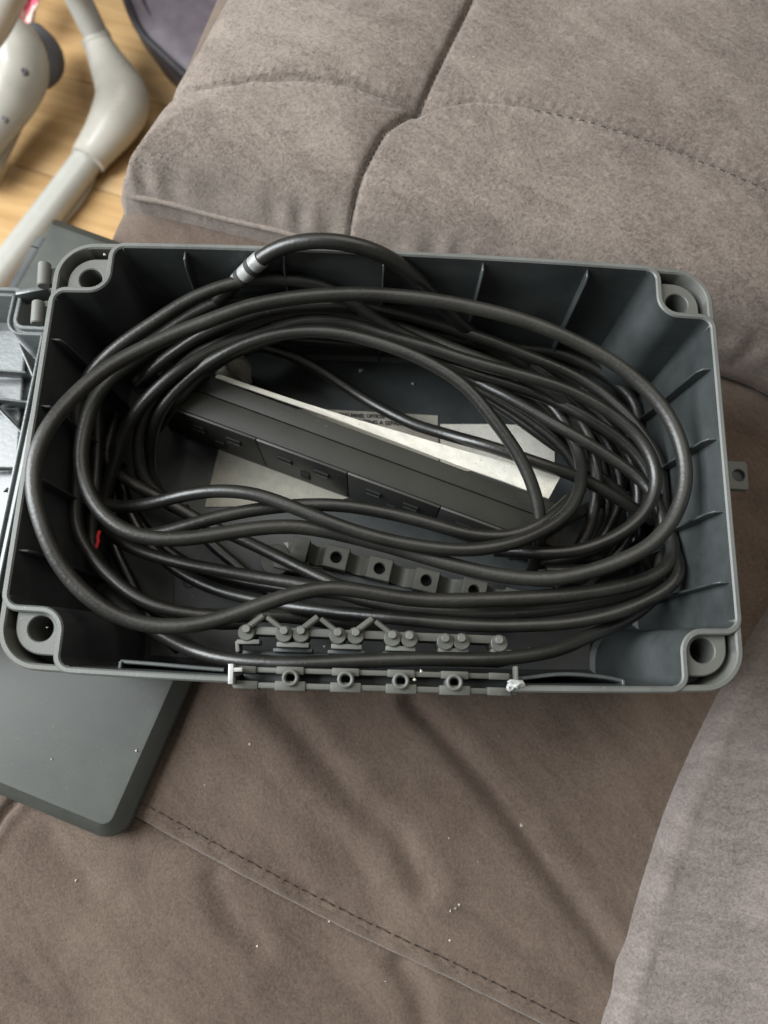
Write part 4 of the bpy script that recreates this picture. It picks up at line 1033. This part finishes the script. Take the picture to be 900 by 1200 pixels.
# ------------------------------------------------------------------ lint, crumbs and a red thread
V = []; Fs = []
def speck(p, r_, seed):
    rr = random.Random(seed); b0 = len(V)
    dirs = [(1, 0, 0), (-1, 0, 0), (0, 1, 0), (0, -1, 0), (0, 0, 1), (0, 0, -1)]
    for d in dirs:
        k = r_*(0.4+1.1*rr.random()); V.append((p[0]+d[0]*k+rr.uniform(-.3, .3)*r_, p[1]+d[1]*k+rr.uniform(-.3, .3)*r_, p[2]+d[2]*k*0.7))
    for a in (0, 1):
        for c in (2, 3):
            for d in (4, 5): Fs.append((b0+a, b0+c, b0+d))
k = 0
for x, y, s in ((292, 872, 1), (585, 863, .8), (610, 967, 1.3), (534, 1064, 1.6), (528, 1068, 1), (538, 1060, 1.0), (527, 1102, 1), (89, 1031, 1.6), (386, 1080, .8), (302, 1109, .8), (630, 860, .7), (526, 982, .6), (560, 1010, .5), (452, 1150, .6), (240, 920, .5)):
    p = at(x, y, 0.0); z = float(seat_h(np.array([p.x]), np.array([p.y]))[0]); p = at(x, y, z+0.0004); speck(p, 0.00075*s, k); k += 1
for x, y, s in ((304, 172, 1.2), (345, 183, .9), (481, 190, .9), (555, 67, 1), (403, 66, .8), (660, 300, .8), (215, 150, .7), (700, 240, .6), (760, 330, .7), (870, 280, .6)):
    p = at(x, y, 0.085); z = float(cush_h(np.array([p.x]), np.array([p.y]))[0]); p = at(x, y, z+0.0004); speck(p, 0.0008*s, k); k += 1
for x, y, s in ((422, 434, 2.2), (484, 450, .9), (715, 411, .8), (765, 495, 1.6), (761, 498, 1.1), (719, 552, 1.1), (155, 674, .7), (232, 655, .7), (225, 700, .6), (140, 712, .6), (620, 760, .6)):
    speck(at(x, y, ZF+0.0012), 0.0011*s, k); k += 1
for x, y, s, z in ((338, 637, 2.0, .066), (486, 797, .8, ZR), (493, 787, 1.0, ZR), (380, 757, .7, .10), (122, 298, .9, ZR-.003), (160, 880, .7, LT), (60, 890, .6, LT), (25, 725, .5, ZR-.003), (55, 735, .5, ZR-.003), (30, 712, .5, ZR-.003), (180, 262, 1.4, 0.0), (845, 505, 1, 0.0), (870, 503, .7, 0)):
    speck(at(x, y, z+0.0006), 0.0011*s, k); k += 1
lint = link_mesh('lint', V, Fs, 'lint', None, False); lint['kind'] = 'stuff'; lint['label'] = 'pale lint and crumbs scattered over sofa and box'; lint['category'] = 'lint'
rt = tube('red_thread', catmull([tuple(at(x, y, 0.075)) for x, y in ((117, 622), (114.5, 629), (115, 634), (112.5, 642))], 0.0006), 0.0010, 'red', None, 8)
tag(rt, 'tiny bright red thread scrap beside the cables at the left wall', 'thread')
print('POINTS', NP, 'campos', CL)
